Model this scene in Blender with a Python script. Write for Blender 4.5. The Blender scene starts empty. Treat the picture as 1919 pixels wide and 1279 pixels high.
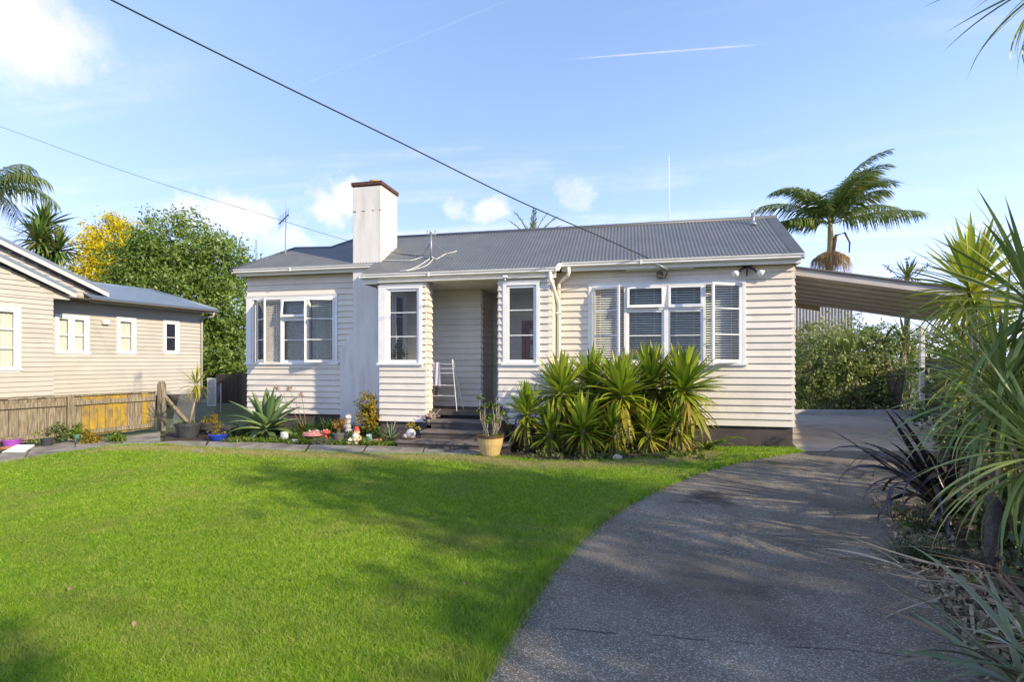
import bpy, bmesh, math, random
import numpy as np
from mathutils import Vector, Matrix, Euler
R_ = math.radians
rnd = random.Random(7)
C = bpy.context.scene.collection
sc = bpy.context.scene
# ------------------------------------------------------------------ camera
# world frame = house frame: X along the front wall (right wing corner at 0), Y into the house, Z up
F = 1000.0; CX = 959.5; HY = 677.0; A = R_(12.37); H = 1.69; CZ = 10.53
rx, ry = math.cos(A), math.sin(A); fx, fy = -math.sin(A), math.cos(A)
_X0 = (1487-CX)/F*CZ
CAMX = -(_X0*rx+CZ*fx); CAMY = -(_X0*ry+CZ*fy)
cam = bpy.data.cameras.new('camera'); cam_o = bpy.data.objects.new('camera', cam); C.objects.link(cam_o)
cam_o.location = (CAMX, CAMY, H); cam_o.rotation_euler = (R_(90), 0, A)
cam.sensor_width = 36; cam.lens = 36*F/1919; cam.shift_y = 37.5/1919; cam.clip_end = 3000; cam.clip_start = .05
sc.camera = cam_o
SUN_AZ = R_(67); SUN_EL = R_(25)          # azimuth measured from the facade normal (-Y) towards +X
sc.view_settings.view_transform = 'Standard'; sc.view_settings.look = 'None'
sc.view_settings.gamma = 1; sc.view_settings.use_curve_mapping = False
sc.view_settings.use_white_balance = True; sc.view_settings.white_balance_temperature = 9100; sc.view_settings.white_balance_tint = 6   # camera balanced for open shade
sc.view_settings.exposure = 1.6
to_sun = Vector((math.sin(SUN_AZ)*math.cos(SUN_EL), -math.cos(SUN_AZ)*math.cos(SUN_EL), math.sin(SUN_EL)))
sl = bpy.data.lights.new('sun', 'SUN'); sl.energy = 2.0; sl.angle = R_(1.0); sl.color = (1, .985, .96)
so = bpy.data.objects.new('sun', sl); C.objects.link(so); so.rotation_euler = to_sun.to_track_quat('Z', 'Y').to_euler(); so.location = (10, -10, 20)

def ray(x, y):
    a = (x-CX)/F; b = -(y-HY)/F
    return Vector((a*rx+fx, a*ry+fy, b))
CAM = Vector((CAMX, CAMY, H))
def onv(x, y, V): d = ray(x, y); return CAM + d*((V-CAMY)/d.y)
def onz(x, y, Z=0.0): d = ray(x, y); return CAM + d*((Z-H)/d.z)
def dep(x, y, D): return CAM + ray(x, y)*D
def rd(Rr, D, z=0.0): return Vector((CAMX+Rr*rx+D*fx, CAMY+Rr*ry+D*fy, z))   # metres right of / ahead of the camera
def U(x, V): return onv(x, 600, V).x
def Zv(x, y, V): return onv(x, y, V).z

# ------------------------------------------------------------------ world
w = bpy.data.worlds.new('World'); sc.world = w; w.use_nodes = True
nt = w.node_tree; nt.nodes.clear()
def wn(t, **k):
    n = nt.nodes.new(t)
    for a, b in k.items(): setattr(n, a, b)
    return n
def L(a, b): nt.links.new(a, b)
def wmath(op, a, b=None, c=None):
    n = wn('ShaderNodeMath', operation=op)
    for i, v in enumerate((a, b, c)):
        if v is None: continue
        if isinstance(v, (int, float)): n.inputs[i].default_value = v
        else: L(v, n.inputs[i])
    return n.outputs[0]
sky = wn('ShaderNodeTexSky', sky_type='NISHITA', sun_disc=False)
sky.sun_elevation = SUN_EL; sky.sun_rotation = math.pi + SUN_AZ; sky.altitude = 0; sky.air_density = .9; sky.dust_density = .1; sky.ozone_density = 3.0
tc = wn('ShaderNodeTexCoord'); DIR = tc.outputs['Generated']
def sstep(v, lo, hi):
    n = wn('ShaderNodeMapRange', interpolation_type='SMOOTHSTEP'); L(v, n.inputs[0]); n.inputs[1].default_value = lo; n.inputs[2].default_value = hi
    return n.outputs[0]
def noise(vec, scale, detail=6, rough=.55, dist=0):
    n = wn('ShaderNodeTexNoise'); L(vec, n.inputs['Vector']); n.inputs['Scale'].default_value = scale; n.inputs['Detail'].default_value = detail
    n.inputs['Roughness'].default_value = rough; n.inputs['Distortion'].default_value = dist
    return n.outputs['Fac']
nz_a = noise(DIR, 9, 8, .6); nz_b = noise(DIR, 30, 6, .6)
puff = wmath('ADD', wmath('MULTIPLY', wmath('SUBTRACT', nz_a, .5), .19), wmath('MULTIPLY', wmath('SUBTRACT', nz_b, .5), .09))
mask = None
for (x, y, r, sq, st) in ((50, 55, .095, 1.3, .9), (110, 110, .055, 1.2, .6), (335, 398, .042, 1.6, .55), (455, 402, .05, 1.5, .7), (600, 388, .055, 1.4, .85), (645, 376, .035, 1.2, .7),
                      (560, 445, .04, 1.7, .5), (430, 430, .05, 2.0, .3), (915, 388, .035, 1.7, .6), (850, 392, .028, 1.5, .35), (1085, 375, .03, 1.2, .3), (560, -420, .12, 1.2, .9), (1500, -600, .1, 1.2, .8), (-700, 380, .07, 1.5, .8), (-1500, 420, .08, 1.6, .8), (2800, 400, .06, 1.5, .6)):
    d = ray(x, y).normalized()
    sv = wn('ShaderNodeVectorMath', operation='SUBTRACT'); L(DIR, sv.inputs[0]); sv.inputs[1].default_value = d
    ml = wn('ShaderNodeVectorMath', operation='MULTIPLY'); L(sv.outputs[0], ml.inputs[0]); ml.inputs[1].default_value = (1, 1, sq)
    ln = wn('ShaderNodeVectorMath', operation='LENGTH'); L(ml.outputs[0], ln.inputs[0])
    dd = wmath('ADD', ln.outputs['Value'], puff)
    m = wmath('MULTIPLY', sstep(dd, r*1.2, r*.0), st)
    mask = m if mask is None else wmath('MAXIMUM', mask, m)
# thin high cloud, projected on a flat layer
sep = wn('ShaderNodeSeparateXYZ'); L(DIR, sep.inputs[0])
zz = wmath('MAXIMUM', sep.outputs['Z'], .06)
cmb = wn('ShaderNodeCombineXYZ'); L(wmath('DIVIDE', sep.outputs['X'], zz), cmb.inputs[0]); L(wmath('DIVIDE', sep.outputs['Y'], zz), cmb.inputs[1])
mp = wn('ShaderNodeMapping'); L(cmb.outputs[0], mp.inputs[0]); mp.inputs['Rotation'].default_value = (0, 0, R_(-52)); mp.inputs['Scale'].default_value = (.28, 1.3, 1); mp.inputs['Location'].default_value = (3.3, 1.7, 0)
cir = sstep(noise(mp.outputs[0], 1.1, 8, .55, .8), .45, .95)
mask = wmath('MAXIMUM', mask, wmath('MULTIPLY', cir, .55))
# contrails
for (xa, ya, xb, yb, wd, st) in ((1060, 111, 1440, 82, .0018, .30), (500, 186, 985, -14, .002, .05)):
    a, b = ray(xa, ya).normalized(), ray(xb, yb).normalized(); nrm = a.cross(b).normalized(); mid = (a+b).normalized()
    dt = wn('ShaderNodeVectorMath', operation='DOT_PRODUCT'); L(DIR, dt.inputs[0]); dt.inputs[1].default_value = nrm
    dm = wn('ShaderNodeVectorMath', operation='DISTANCE'); L(DIR, dm.inputs[0]); dm.inputs[1].default_value = mid
    hl = (a-b).length/2
    t = wmath('MULTIPLY', sstep(wmath('ABSOLUTE', dt.outputs['Value']), wd, wd*.2), sstep(dm.outputs['Value'], hl*1.1, hl*.5))
    mask = wmath('MAXIMUM', mask, wmath('MULTIPLY', t, st))
KS = (4.2, 3.9, 12.0); GS = (.98, 1.20, 1.34)      # soft shoulder and colour gain on the sky, brightening less and less towards the horizon
k1 = wn('ShaderNodeVectorMath', operation='MULTIPLY'); L(sky.outputs[0], k1.inputs[0]); k1.inputs[1].default_value = tuple(a*b for a, b in zip(KS, GS))
k2 = wn('ShaderNodeVectorMath', operation='ADD'); L(sky.outputs[0], k2.inputs[0]); k2.inputs[1].default_value = KS
tn_ = wn('ShaderNodeVectorMath', operation='DIVIDE'); L(k1.outputs[0], tn_.inputs[0]); L(k2.outputs[0], tn_.inputs[1])
cc_ = wn('ShaderNodeMix', data_type='RGBA'); L(sstep(nz_b, .35, .65), cc_.inputs['Factor']); cc_.inputs[6].default_value = (2.3, 2.45, 2.95, 1); cc_.inputs[7].default_value = (3.2, 3.25, 3.5, 1)
mix = wn('ShaderNodeMix', data_type='RGBA'); L(mask, mix.inputs['Factor']); L(tn_.outputs[0], mix.inputs[6]); L(cc_.outputs[2], mix.inputs[7])
bg = wn('ShaderNodeBackground'); L(mix.outputs[2], bg.inputs[0]); bg.inputs[1].default_value = .15
out = wn('ShaderNodeOutputWorld'); L(bg.outputs[0], out.inputs[0])

# ------------------------------------------------------------------ materials
MATS = {}
def mat(name, col, rough=.7, var=.12, scale=6, bump=0.0, bscale=40, spec=.4, col2=None, metal=0, dirt=None, stretch=None, objvar=0):
    """Principled with noise variation: col -> col2 (or darker/lighter col) by noise, optional dirt (colour, scale, amount)"""
    if name in MATS: return MATS[name]
    m = bpy.data.materials.new(name); m.use_nodes = True; t = m.node_tree; b = t.nodes['Principled BSDF']
    b.inputs['Roughness'].default_value = rough; b.inputs['Specular IOR Level'].default_value = spec; b.inputs['Metallic'].default_value = metal
    co = t.nodes.new('ShaderNodeTexCoord'); vec = co.outputs['Object']
    if stretch:
        mp = t.nodes.new('ShaderNodeMapping'); mp.inputs['Scale'].default_value = stretch; t.links.new(vec, mp.inputs[0]); vec = mp.outputs[0]
    n = t.nodes.new('ShaderNodeTexNoise'); n.inputs['Scale'].default_value = scale; n.inputs['Detail'].default_value = 6; t.links.new(vec, n.inputs['Vector'])
    r = t.nodes.new('ShaderNodeValToRGB'); r.color_ramp.elements[0].position = .3; r.color_ramp.elements[1].position = .7
    c1 = [max(0, c*(1-var)) for c in col]; c2 = list(col2) if col2 else [min(1, c*(1+var)) for c in col]
    r.color_ramp.elements[0].color = (*(col if col2 else c1), 1); r.color_ramp.elements[1].color = (*c2, 1)
    t.links.new(n.outputs['Fac'], r.inputs['Fac']); colout = r.outputs['Color']
    if dirt:
        dc, ds, da = dirt
        n2 = t.nodes.new('ShaderNodeTexNoise'); n2.inputs['Scale'].default_value = ds; n2.inputs['Detail'].default_value = 8; n2.inputs['Roughness'].default_value = .65; t.links.new(vec, n2.inputs['Vector'])
        mr = t.nodes.new('ShaderNodeMapRange'); mr.inputs[1].default_value = .5; mr.inputs[2].default_value = .68; mr.inputs[4].default_value = da; t.links.new(n2.outputs['Fac'], mr.inputs[0])
        mx = t.nodes.new('ShaderNodeMix'); mx.data_type = 'RGBA'; mx.inputs[7].default_value = (*dc, 1); t.links.new(mr.outputs[0], mx.inputs['Factor']); t.links.new(colout, mx.inputs[6]); colout = mx.outputs[2]
    if objvar:      # each board a slightly different tone
        oi = t.nodes.new('ShaderNodeObjectInfo'); mo = t.nodes.new('ShaderNodeMapRange'); mo.inputs[3].default_value = 1-objvar; mo.inputs[4].default_value = 1+objvar*.5; t.links.new(oi.outputs['Random'], mo.inputs[0])
        vm = t.nodes.new('ShaderNodeVectorMath'); vm.operation = 'SCALE'; t.links.new(colout, vm.inputs[0]); t.links.new(mo.outputs[0], vm.inputs['Scale']); colout = vm.outputs[0]
    t.links.new(colout, b.inputs['Base Color'])
    if bump:
        nb = t.nodes.new('ShaderNodeTexNoise'); nb.inputs['Scale'].default_value = bscale; nb.inputs['Detail'].default_value = 8; t.links.new(vec, nb.inputs['Vector'])
        bp = t.nodes.new('ShaderNodeBump'); bp.inputs['Strength'].default_value = bump; bp.inputs['Distance'].default_value = .02
        t.links.new(nb.outputs['Fac'], bp.inputs['Height']); t.links.new(bp.outputs[0], b.inputs['Normal'])
    MATS[name] = m; return m
def leafmat(name, cols, rough=.45, trans=.3, spec=.35, patch=0, tip=None):
    """leaf colour from a ramp over object random + island random; part of the light passes through"""
    if name in MATS: return MATS[name]
    m = bpy.data.materials.new(name); m.use_nodes = True; t = m.node_tree; b = t.nodes['Principled BSDF']; o = t.nodes['Material Output']
    b.inputs['Roughness'].default_value = rough; b.inputs['Specular IOR Level'].default_value = spec
    oi = t.nodes.new('ShaderNodeObjectInfo'); ge = t.nodes.new('ShaderNodeNewGeometry')
    ad = t.nodes.new('ShaderNodeMath'); ad.operation = 'ADD'; t.links.new(oi.outputs['Random'], ad.inputs[0]); t.links.new(ge.outputs['Random Per Island'], ad.inputs[1])
    fr = t.nodes.new('ShaderNodeMath'); fr.operation = 'FRACT'; t.links.new(ad.outputs[0], fr.inputs[0]); fac = fr.outputs[0]
    if patch:
        tc2 = t.nodes.new('ShaderNodeTexCoord'); n = t.nodes.new('ShaderNodeTexNoise'); n.inputs['Scale'].default_value = patch; n.inputs['Detail'].default_value = 4; t.links.new(tc2.outputs['Object'], n.inputs['Vector'])
        mr = t.nodes.new('ShaderNodeMapRange'); mr.inputs[1].default_value = .3; mr.inputs[2].default_value = .7; t.links.new(n.outputs['Fac'], mr.inputs[0])
        mx = t.nodes.new('ShaderNodeMix'); mx.data_type = 'FLOAT'; mx.inputs[0].default_value = .55; t.links.new(fac, mx.inputs[2]); t.links.new(mr.outputs[0], mx.inputs[3]); fac = mx.outputs[0]
    r = t.nodes.new('ShaderNodeValToRGB'); e = r.color_ramp.elements
    while len(e) < len(cols): e.new(.5)
    for i, c in enumerate(cols): e[i].position = i/(len(cols)-1); e[i].color = (*c, 1)
    t.links.new(fac, r.inputs['Fac']); cout = r.outputs[0]
    if tip:      # dried leaf tips and a paler rib, along the length of a leaf object
        tcx = t.nodes.new('ShaderNodeTexCoord'); sx = t.nodes.new('ShaderNodeSeparateXYZ'); t.links.new(tcx.outputs['Generated'], sx.inputs[0])
        nn = t.nodes.new('ShaderNodeTexNoise'); nn.inputs['Scale'].default_value = 9; t.links.new(tcx.outputs['Generated'], nn.inputs['Vector'])
        aa = t.nodes.new('ShaderNodeMath'); aa.operation = 'MULTIPLY_ADD'; aa.inputs[1].default_value = .25; t.links.new(nn.outputs['Fac'], aa.inputs[0]); t.links.new(sx.outputs['X'], aa.inputs[2])
        ab = t.nodes.new('ShaderNodeMath'); ab.operation = 'MULTIPLY_ADD'; ab.inputs[1].default_value = .16; t.links.new(oi.outputs['Random'], ab.inputs[0]); t.links.new(aa.outputs[0], ab.inputs[2])
        m1 = t.nodes.new('ShaderNodeMapRange'); m1.inputs[1].default_value = 1.05; m1.inputs[2].default_value = 1.2; t.links.new(ab.outputs[0], m1.inputs[0])
        mxt = t.nodes.new('ShaderNodeMix'); mxt.data_type = 'RGBA'; mxt.inputs[7].default_value = (*tip, 1); t.links.new(m1.outputs[0], mxt.inputs['Factor']); t.links.new(cout, mxt.inputs[6]); cout = mxt.outputs[2]
    t.links.new(cout, b.inputs['Base Color'])
    tr = t.nodes.new('ShaderNodeBsdfTranslucent'); t.links.new(cout, tr.inputs['Color'])
    ms = t.nodes.new('ShaderNodeMixShader'); ms.inputs[0].default_value = trans
    t.links.new(b.outputs[0], ms.inputs[1]); t.links.new(tr.outputs[0], ms.inputs[2]); t.links.new(ms.outputs[0], o.inputs['Surface'])
    MATS[name] = m; return m
def glassmat(name, tint=(1, 1, 1), refl=1.45):
    m = bpy.data.materials.new(name); m.use_nodes = True; t = m.node_tree; t.nodes.clear()
    o = t.nodes.new('ShaderNodeOutputMaterial'); tr = t.nodes.new('ShaderNodeBsdfTransparent'); tr.inputs[0].default_value = (*tint, 1)
    g = t.nodes.new('ShaderNodeBsdfGlossy'); g.inputs['Roughness'].default_value = .02
    f = t.nodes.new('ShaderNodeFresnel'); f.inputs[0].default_value = refl; ms = t.nodes.new('ShaderNodeMixShader')
    t.links.new(f.outputs[0], ms.inputs[0]); t.links.new(tr.outputs[0], ms.inputs[1]); t.links.new(g.outputs[0], ms.inputs[2]); t.links.new(ms.outputs[0], o.inputs[0])
    MATS[name] = m; return m
M_paint = mat('cream_paint', (.71, .645, .56), .55, .05, 2.2, .12, 60, dirt=((.54, .47, .38), 1.6, .4), objvar=.07)
M_trim = mat('white_trim', (.78, .77, .75), .45, .04, 5, dirt=((.6, .58, .53), 3, .3))
M_soffit = mat('soffit_paint', (.72, .68, .59), .6, .05, 4)
M_gutter = mat('gutter_cream', (.76, .73, .67), .4, .05, 3, dirt=((.5, .46, .38), 2, .3))
M_found = mat('dark_base_paint', (.075, .06, .056), .75, .2, 5, .2, 50, dirt=((.13, .11, .10), 3, .5))
M_step = mat('step_timber', (.085, .066, .055), .75, .3, 4, .3, 60, dirt=((.17, .14, .12), 3, .5), stretch=(.6, 4, 4))
M_stucco = mat('white_stucco', (.76, .71, .65), .85, .05, 3, .5, 90, dirt=((.52, .47, .41), 2.0, .55), stretch=(2.2, 2.2, .45))
M_rust = mat('rusty_cap', (.055, .03, .024), .85, .4, 14, .4, 60, col2=(.15, .06, .04))
M_terra = mat('terracotta', (.45, .19, .09), .8, .25, 9, .2, 50)
M_ochre = mat('ochre_clay', (.55, .33, .11), .8, .25, 14)
M_roof = mat('grey_roof_iron', (.115, .12, .125), .42, .10, 2.5, spec=.5, dirt=((.16, .155, .15), 1.6, .45))
M_flash = mat('roof_flashing', (.085, .092, .10), .45, .1, 3)
M_galv = mat('galvanised', (.32, .33, .33), .45, .15, 12, metal=.5)
M_black = mat('black_metal', (.02, .02, .021), .5, .2, 10)
M_cable = mat('black_cable', (.012, .012, .013), .6, .1, 10)
M_wcable = mat('white_cable', (.7, .69, .66), .5, .1, 10)
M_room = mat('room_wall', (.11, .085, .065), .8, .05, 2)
M_slat = mat('blind_slat', (.86, .82, .74), .5, .06, 8)
M_glass = glassmat('window_glass', (.92, .94, .93), 1.28)
M_red = mat('red_door_paint', (.23, .045, .04), .5, .15, 4)
M_white = mat('white_ceramic', (.75, .72, .66), .3, .06, 12)
M_dkpot = mat('dark_plastic', (.045, .047, .052), .38, .2, 8)
M_greypot = mat('grey_pot', (.10, .095, .095), .6, .2, 8)
M_blue = mat('blue_glaze', (.012, .045, .30), .18, .25, 6, spec=.6)
M_tan = mat('tan_glaze', (.55, .38, .17), .3, .12, 7, spec=.5, dirt=((.30, .20, .09), 5, .4))
M_brown = mat('brown_glaze', (.10, .055, .03), .35, .2, 7)
M_purple = mat('purple_plastic', (.34, .07, .42), .45, .1, 7)
M_stone = mat('grey_stone', (.28, .27, .27), .9, .5, 22, .6, 40, col2=(.5, .49, .48))
M_soil = mat('soil', (.055, .038, .026), .95, .4, 9, .6, 30)
M_bark = mat('bark', (.16, .12, .09), .9, .35, 14, .6, 40, col2=(.28, .23, .19))
M_flesh = mat('gnome_skin', (.65, .38, .28), .5, .05, 6)
M_gred = mat('ornament_red', (.55, .05, .035), .45, .2, 9)
M_pink = mat('mushroom_cap', (.50, .11, .10), .5, .3, 22, col2=(.62, .28, .25))
M_teal = mat('ornament_teal', (.10, .24, .19), .5, .2, 9)
M_beige = mat('beige_stone', (.50, .40, .31), .8, .2, 9)
M_nwall = mat('beige_paint', (.43, .40, .36), .6, .05, 2, .12, 60, dirt=((.33, .29, .24), 1.1, .3), objvar=.07)
M_nroof = mat('blue_grey_roof', (.15, .20, .27), .45, .08, 3, spec=.5)
M_nroof2 = mat('blue_dark_gutter', (.075, .10, .13), .45, .1, 3)
M_curtain = mat('net_curtain', (.62, .60, .57), .9, .12, 14, stretch=(12, 12, .3))
M_timber = mat('weathered_timber', (.13, .095, .06), .9, .35, 5, .5, 40, col2=(.36, .30, .22), dirt=((.05, .04, .03), 3, .6), stretch=(9, 9, .8))
M_lichen = mat('lichen_timber', (.19, .145, .09), .9, .3, 2.6, .4, 40, col2=(.46, .28, .02), dirt=((.10, .08, .055), 4, .7), stretch=(4, 4, 1.6))
M_dktim = mat('dark_timber', (.055, .045, .04), .85, .3, 6, .4, 40, stretch=(9, 9, .8))
M_conc = mat('path_concrete', (.19, .16, .13), .9, .3, 3, .5, 45, col2=(.38, .33, .275), dirt=((.085, .07, .055), 2.2, .85))
M_pad = mat('pad_concrete', (.50, .42, .34), .9, .15, 2, .25, 45, dirt=((.26, .21, .17), 1.5, .5))
M_kerb = mat('kerb_concrete', (.5, .5, .5), .85, .15, 4, .3, 40)
M_under = mat('carport_lining', (.50, .45, .41), .7, .1, 3)
M_cbeam = mat('carport_fascia', (.46, .41, .385), .6, .08, 3)
M_ctim = mat('bare_timber', (.50, .39, .26), .7, .15, 5)
M_cloth = mat('towel_white', (.75, .76, .80), .9, .08, 9)
M_cloth2 = mat('towel_lilac', (.50, .47, .60), .9, .1, 9)
M_cloth3 = mat('cloth_dark', (.05, .045, .05), .9, .2, 9)

# ------------------------------------------------------------------ mesh helpers
ORG = {}
class MB:
    def __init__(s): s.v = []; s.f = []; s.M = None
    def add(s, vs, fs):
        o = len(s.v)
        if s.M is not None: vs = [s.M @ Vector(v) for v in vs]
        s.v += [tuple(v) for v in vs]; s.f += [tuple(i+o for i in f) for f in fs]; return s
    def box(s, x0, x1, y0, y1, z0, z1):
        return s.add([(x0, y0, z0), (x1, y0, z0), (x1, y1, z0), (x0, y1, z0), (x0, y0, z1), (x1, y0, z1), (x1, y1, z1), (x0, y1, z1)],
                     [(0, 3, 2, 1), (4, 5, 6, 7), (0, 1, 5, 4), (1, 2, 6, 5), (2, 3, 7, 6), (3, 0, 4, 7)])
    def prism(s, poly, a, b):
        """closed prism: poly = list of 3D points, swept by vector from offset a to b"""
        n = len(poly); a = Vector(a); b = Vector(b)
        return s.add([Vector(p)+a for p in poly]+[Vector(p)+b for p in poly], [tuple(range(n))[::-1], tuple(range(n, 2*n))]+[(i, (i+1) % n, n+(i+1) % n, n+i) for i in range(n)])
    def tube(s, pts, rad, n=8, cap=True):
        pts = [Vector(p) for p in pts]; k = len(pts); rs = rad if isinstance(rad, (list, tuple)) else [rad]*k
        vs = []; ref = None
        for i, p in enumerate(pts):
            t = (pts[min(i+1, k-1)]-pts[max(i-1, 0)]).normalized()
            if ref is None: ref = Vector((0, 0, 1)) if abs(t.z) < .9 else Vector((1, 0, 0))
            a = t.cross(ref).normalized(); b = t.cross(a).normalized()
            for j in range(n):
                q = 2*math.pi*j/n; vs.append(p+(a*math.cos(q)+b*math.sin(q))*rs[i])
        fs = [(i*n+j, i*n+(j+1) % n, (i+1)*n+(j+1) % n, (i+1)*n+j) for i in range(k-1) for j in range(n)]
        if cap: fs += [tuple(range(n))[::-1], tuple(range((k-1)*n, k*n))]
        return s.add(vs, fs)
    def lathe(s, c, prof, n=20):
        """prof: list of (radius, z) from bottom to top (outside then inside)"""
        c = Vector(c); k = len(prof); vs = [c+Vector((r*math.cos(2*math.pi*j/n), r*math.sin(2*math.pi*j/n), z)) for r, z in prof for j in range(n)]
        fs = [(i*n+j, i*n+(j+1) % n, (i+1)*n+(j+1) % n, (i+1)*n+j) for i in range(k-1) for j in range(n)]
        return s.add(vs, fs+[tuple(range(n))[::-1], tuple(range((k-1)*n, k*n))])
    def ell(s, c, r, nu=14, nv=9, lump=0, seed=0):
        rr = random.Random(seed); c = Vector(c); r = (r, r, r) if isinstance(r, (int, float)) else r; vs = []
        for i in range(nv+1):
            th = math.pi*i/nv
            for j in range(nu):
                ph = 2*math.pi*j/nu; q = 1+lump*(rr.random()-.5)
                vs.append(c+Vector((r[0]*math.sin(th)*math.cos(ph)*q, r[1]*math.sin(th)*math.sin(ph)*q, -r[2]*math.cos(th)*q)))
        fs = [(i*nu+j, i*nu+(j+1) % nu, (i+1)*nu+(j+1) % nu, (i+1)*nu+j) for i in range(nv) for j in range(nu)]
        return s.add(vs, fs)
    def build(s, name, m, parent=None, smooth=False, bevel=0, **props):
        me = bpy.data.meshes.new(name); o = bpy.data.objects.new(name, me); C.objects.link(o)
        org = ORG[parent.name] if parent is not None else None
        if parent is None and s.v:
            a = np.array(s.v); org = Vector(((a[:, 0].min()+a[:, 0].max())/2, (a[:, 1].min()+a[:, 1].max())/2, a[:, 2].min())); o.location = org
        me.from_pydata([(v[0]-org.x, v[1]-org.y, v[2]-org.z) for v in s.v], [], s.f); me.materials.append(m)
        bm = bmesh.new(); bm.from_mesh(me); bmesh.ops.recalc_face_normals(bm, faces=bm.faces); bm.to_mesh(me); bm.free()
        if smooth: me.polygons.foreach_set('use_smooth', [True]*len(me.polygons))
        if parent is not None: o.parent = parent
        ORG[o.name] = org
        if bevel:
            b = o.modifiers.new('bevel', 'BEVEL'); b.width = bevel; b.segments = 2; b.limit_method = 'ANGLE'
        for k, v in props.items(): o[k] = v
        return o
def thing(name, loc, label, cat, group=None):
    o = bpy.data.objects.new(name, None); C.objects.link(o); o.location = loc; o.empty_display_size = .2; ORG[o.name] = Vector(loc)
    o['label'] = label; o['category'] = cat
    if group: o['group'] = group
    return o
def npmesh(name, V, Fq, m, parent=None, **props):
    """mesh from numpy vertex (N,3) and face (M,k) arrays"""
    me = bpy.data.meshes.new(name); n, k = Fq.shape
    org = np.array(ORG[parent.name]) if parent is not None else np.zeros(3)
    me.vertices.add(len(V)); me.vertices.foreach_set('co', (V-org).astype(np.float32).ravel())
    me.loops.add(n*k); me.loops.foreach_set('vertex_index', Fq.astype(np.int32).ravel())
    me.polygons.add(n); me.polygons.foreach_set('loop_start', np.arange(0, n*k, k, dtype=np.int32)); me.polygons.foreach_set('loop_total', np.full(n, k, dtype=np.int32))
    me.update(calc_edges=True); me.materials.append(m)
    o = bpy.data.objects.new(name, me); C.objects.link(o)
    if parent is not None: o.parent = parent; ORG[o.name] = ORG[parent.name]
    for a, b in props.items(): o[a] = b
    return o
def sheet(name, pts, z, m, **props):
    mb = MB(); mb.add([(p[0], p[1], z) for p in pts], [tuple(range(len(pts)))]); o = mb.build(name, m, **props)
    return o
# ---- leaves as objects
LV = {}
def leafmesh(key, W, bend, m, fold=.3, segs=7, peak=.3, base=.5, thick=0, power=1.4):
    """unit-length strap leaf along +X, drooping by 'bend' radians; W = width/length; thick>0 makes it fleshy"""
    if key in LV: return LV[key]
    vs = []; fs = []; x = z = 0.0; rows = []
    for i in range(segs+1):
        t = i/segs
        if i:
            tm = (i-.5)/segs; an = -bend*tm**power; x += math.cos(an)/segs; z += math.sin(an)/segs
        an = -bend*t**power
        wd = W*.5*(base+(1-base)*min(1, t/peak)) if t < peak else W*.5*(1-((t-peak)/(1-peak))**1.7)
        wd = max(wd, W*.012); up = Vector((-math.sin(an), 0, math.cos(an))); p = Vector((x, 0, z)); f = fold*wd
        row = [p+Vector((0, wd, 0))+up*f, p, p+Vector((0, -wd, 0))+up*f]
        if thick: row.append(p-up*thick*(1-t*.85)*max(.2, wd/(W*.5)))
        rows.append(row)
    k = len(rows[0])
    for r in rows: vs += r
    for i in range(segs):
        for j in range(k if thick else k-1):
            j2 = (j+1) % k; fs.append((i*k+j, i*k+j2, (i+1)*k+j2, (i+1)*k+j))
    me = bpy.data.meshes.new(key); me.from_pydata([tuple(v) for v in vs], [], fs); me.materials.append(m)
    me.polygons.foreach_set('use_smooth', [True]*len(me.polygons)); LV[key] = me
    return me
def put_leaf(root, me, loc, az, el, length, roll=0, wscale=1, name='leaf'):
    o = bpy.data.objects.new(name, me); C.objects.link(o); o.parent = root
    o.location = Vector(loc)-ORG[root.name]; o.rotation_euler = (roll, -el, az); o.scale = (length, length*wscale, length)
    return o
def head(root, c, n, Lr, variants, el=(1.45, -.5), r0=.03, rng=None, dead=None, ndead=0, bias=None, name='leaf', spread=.0, wscale=1.0):
    """a rosette of leaf objects spiralling from upright to drooping"""
    g = rng or rnd; c = Vector(c); laz = g.uniform(0, 6.28); lam = g.uniform(.05, .28)
    for i in range(n):
        t = i/max(1, n-1); az = i*2.39996+g.uniform(-.25, .25); e = el[0]+(el[1]-el[0])*(t**.85)+g.uniform(-.16, .16)-lam*math.cos(az-laz)
        ln = g.uniform(*Lr)*(.72+.28*math.sin(math.pi*min(1, .25+t*.75)))
        v = variants[min(len(variants)-1, int(t*len(variants)*.999))] if g.random() > .25 else g.choice(variants)
        loc = c+Vector((math.cos(az)*r0, math.sin(az)*r0, (.5-t)*spread))
        put_leaf(root, v, loc, az, e, ln, g.uniform(-.3, .3), wscale*g.uniform(.85, 1.15), name)
    for i in range(ndead):
        az = g.uniform(0, 6.28); put_leaf(root, g.choice(dead), c+Vector((math.cos(az)*r0, math.sin(az)*r0, -spread*.6-g.uniform(0, .18))), az, g.uniform(-1.5, -.75), g.uniform(*Lr)*g.uniform(.8, 1.05), g.uniform(-.4, .4), 1, name)
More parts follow.
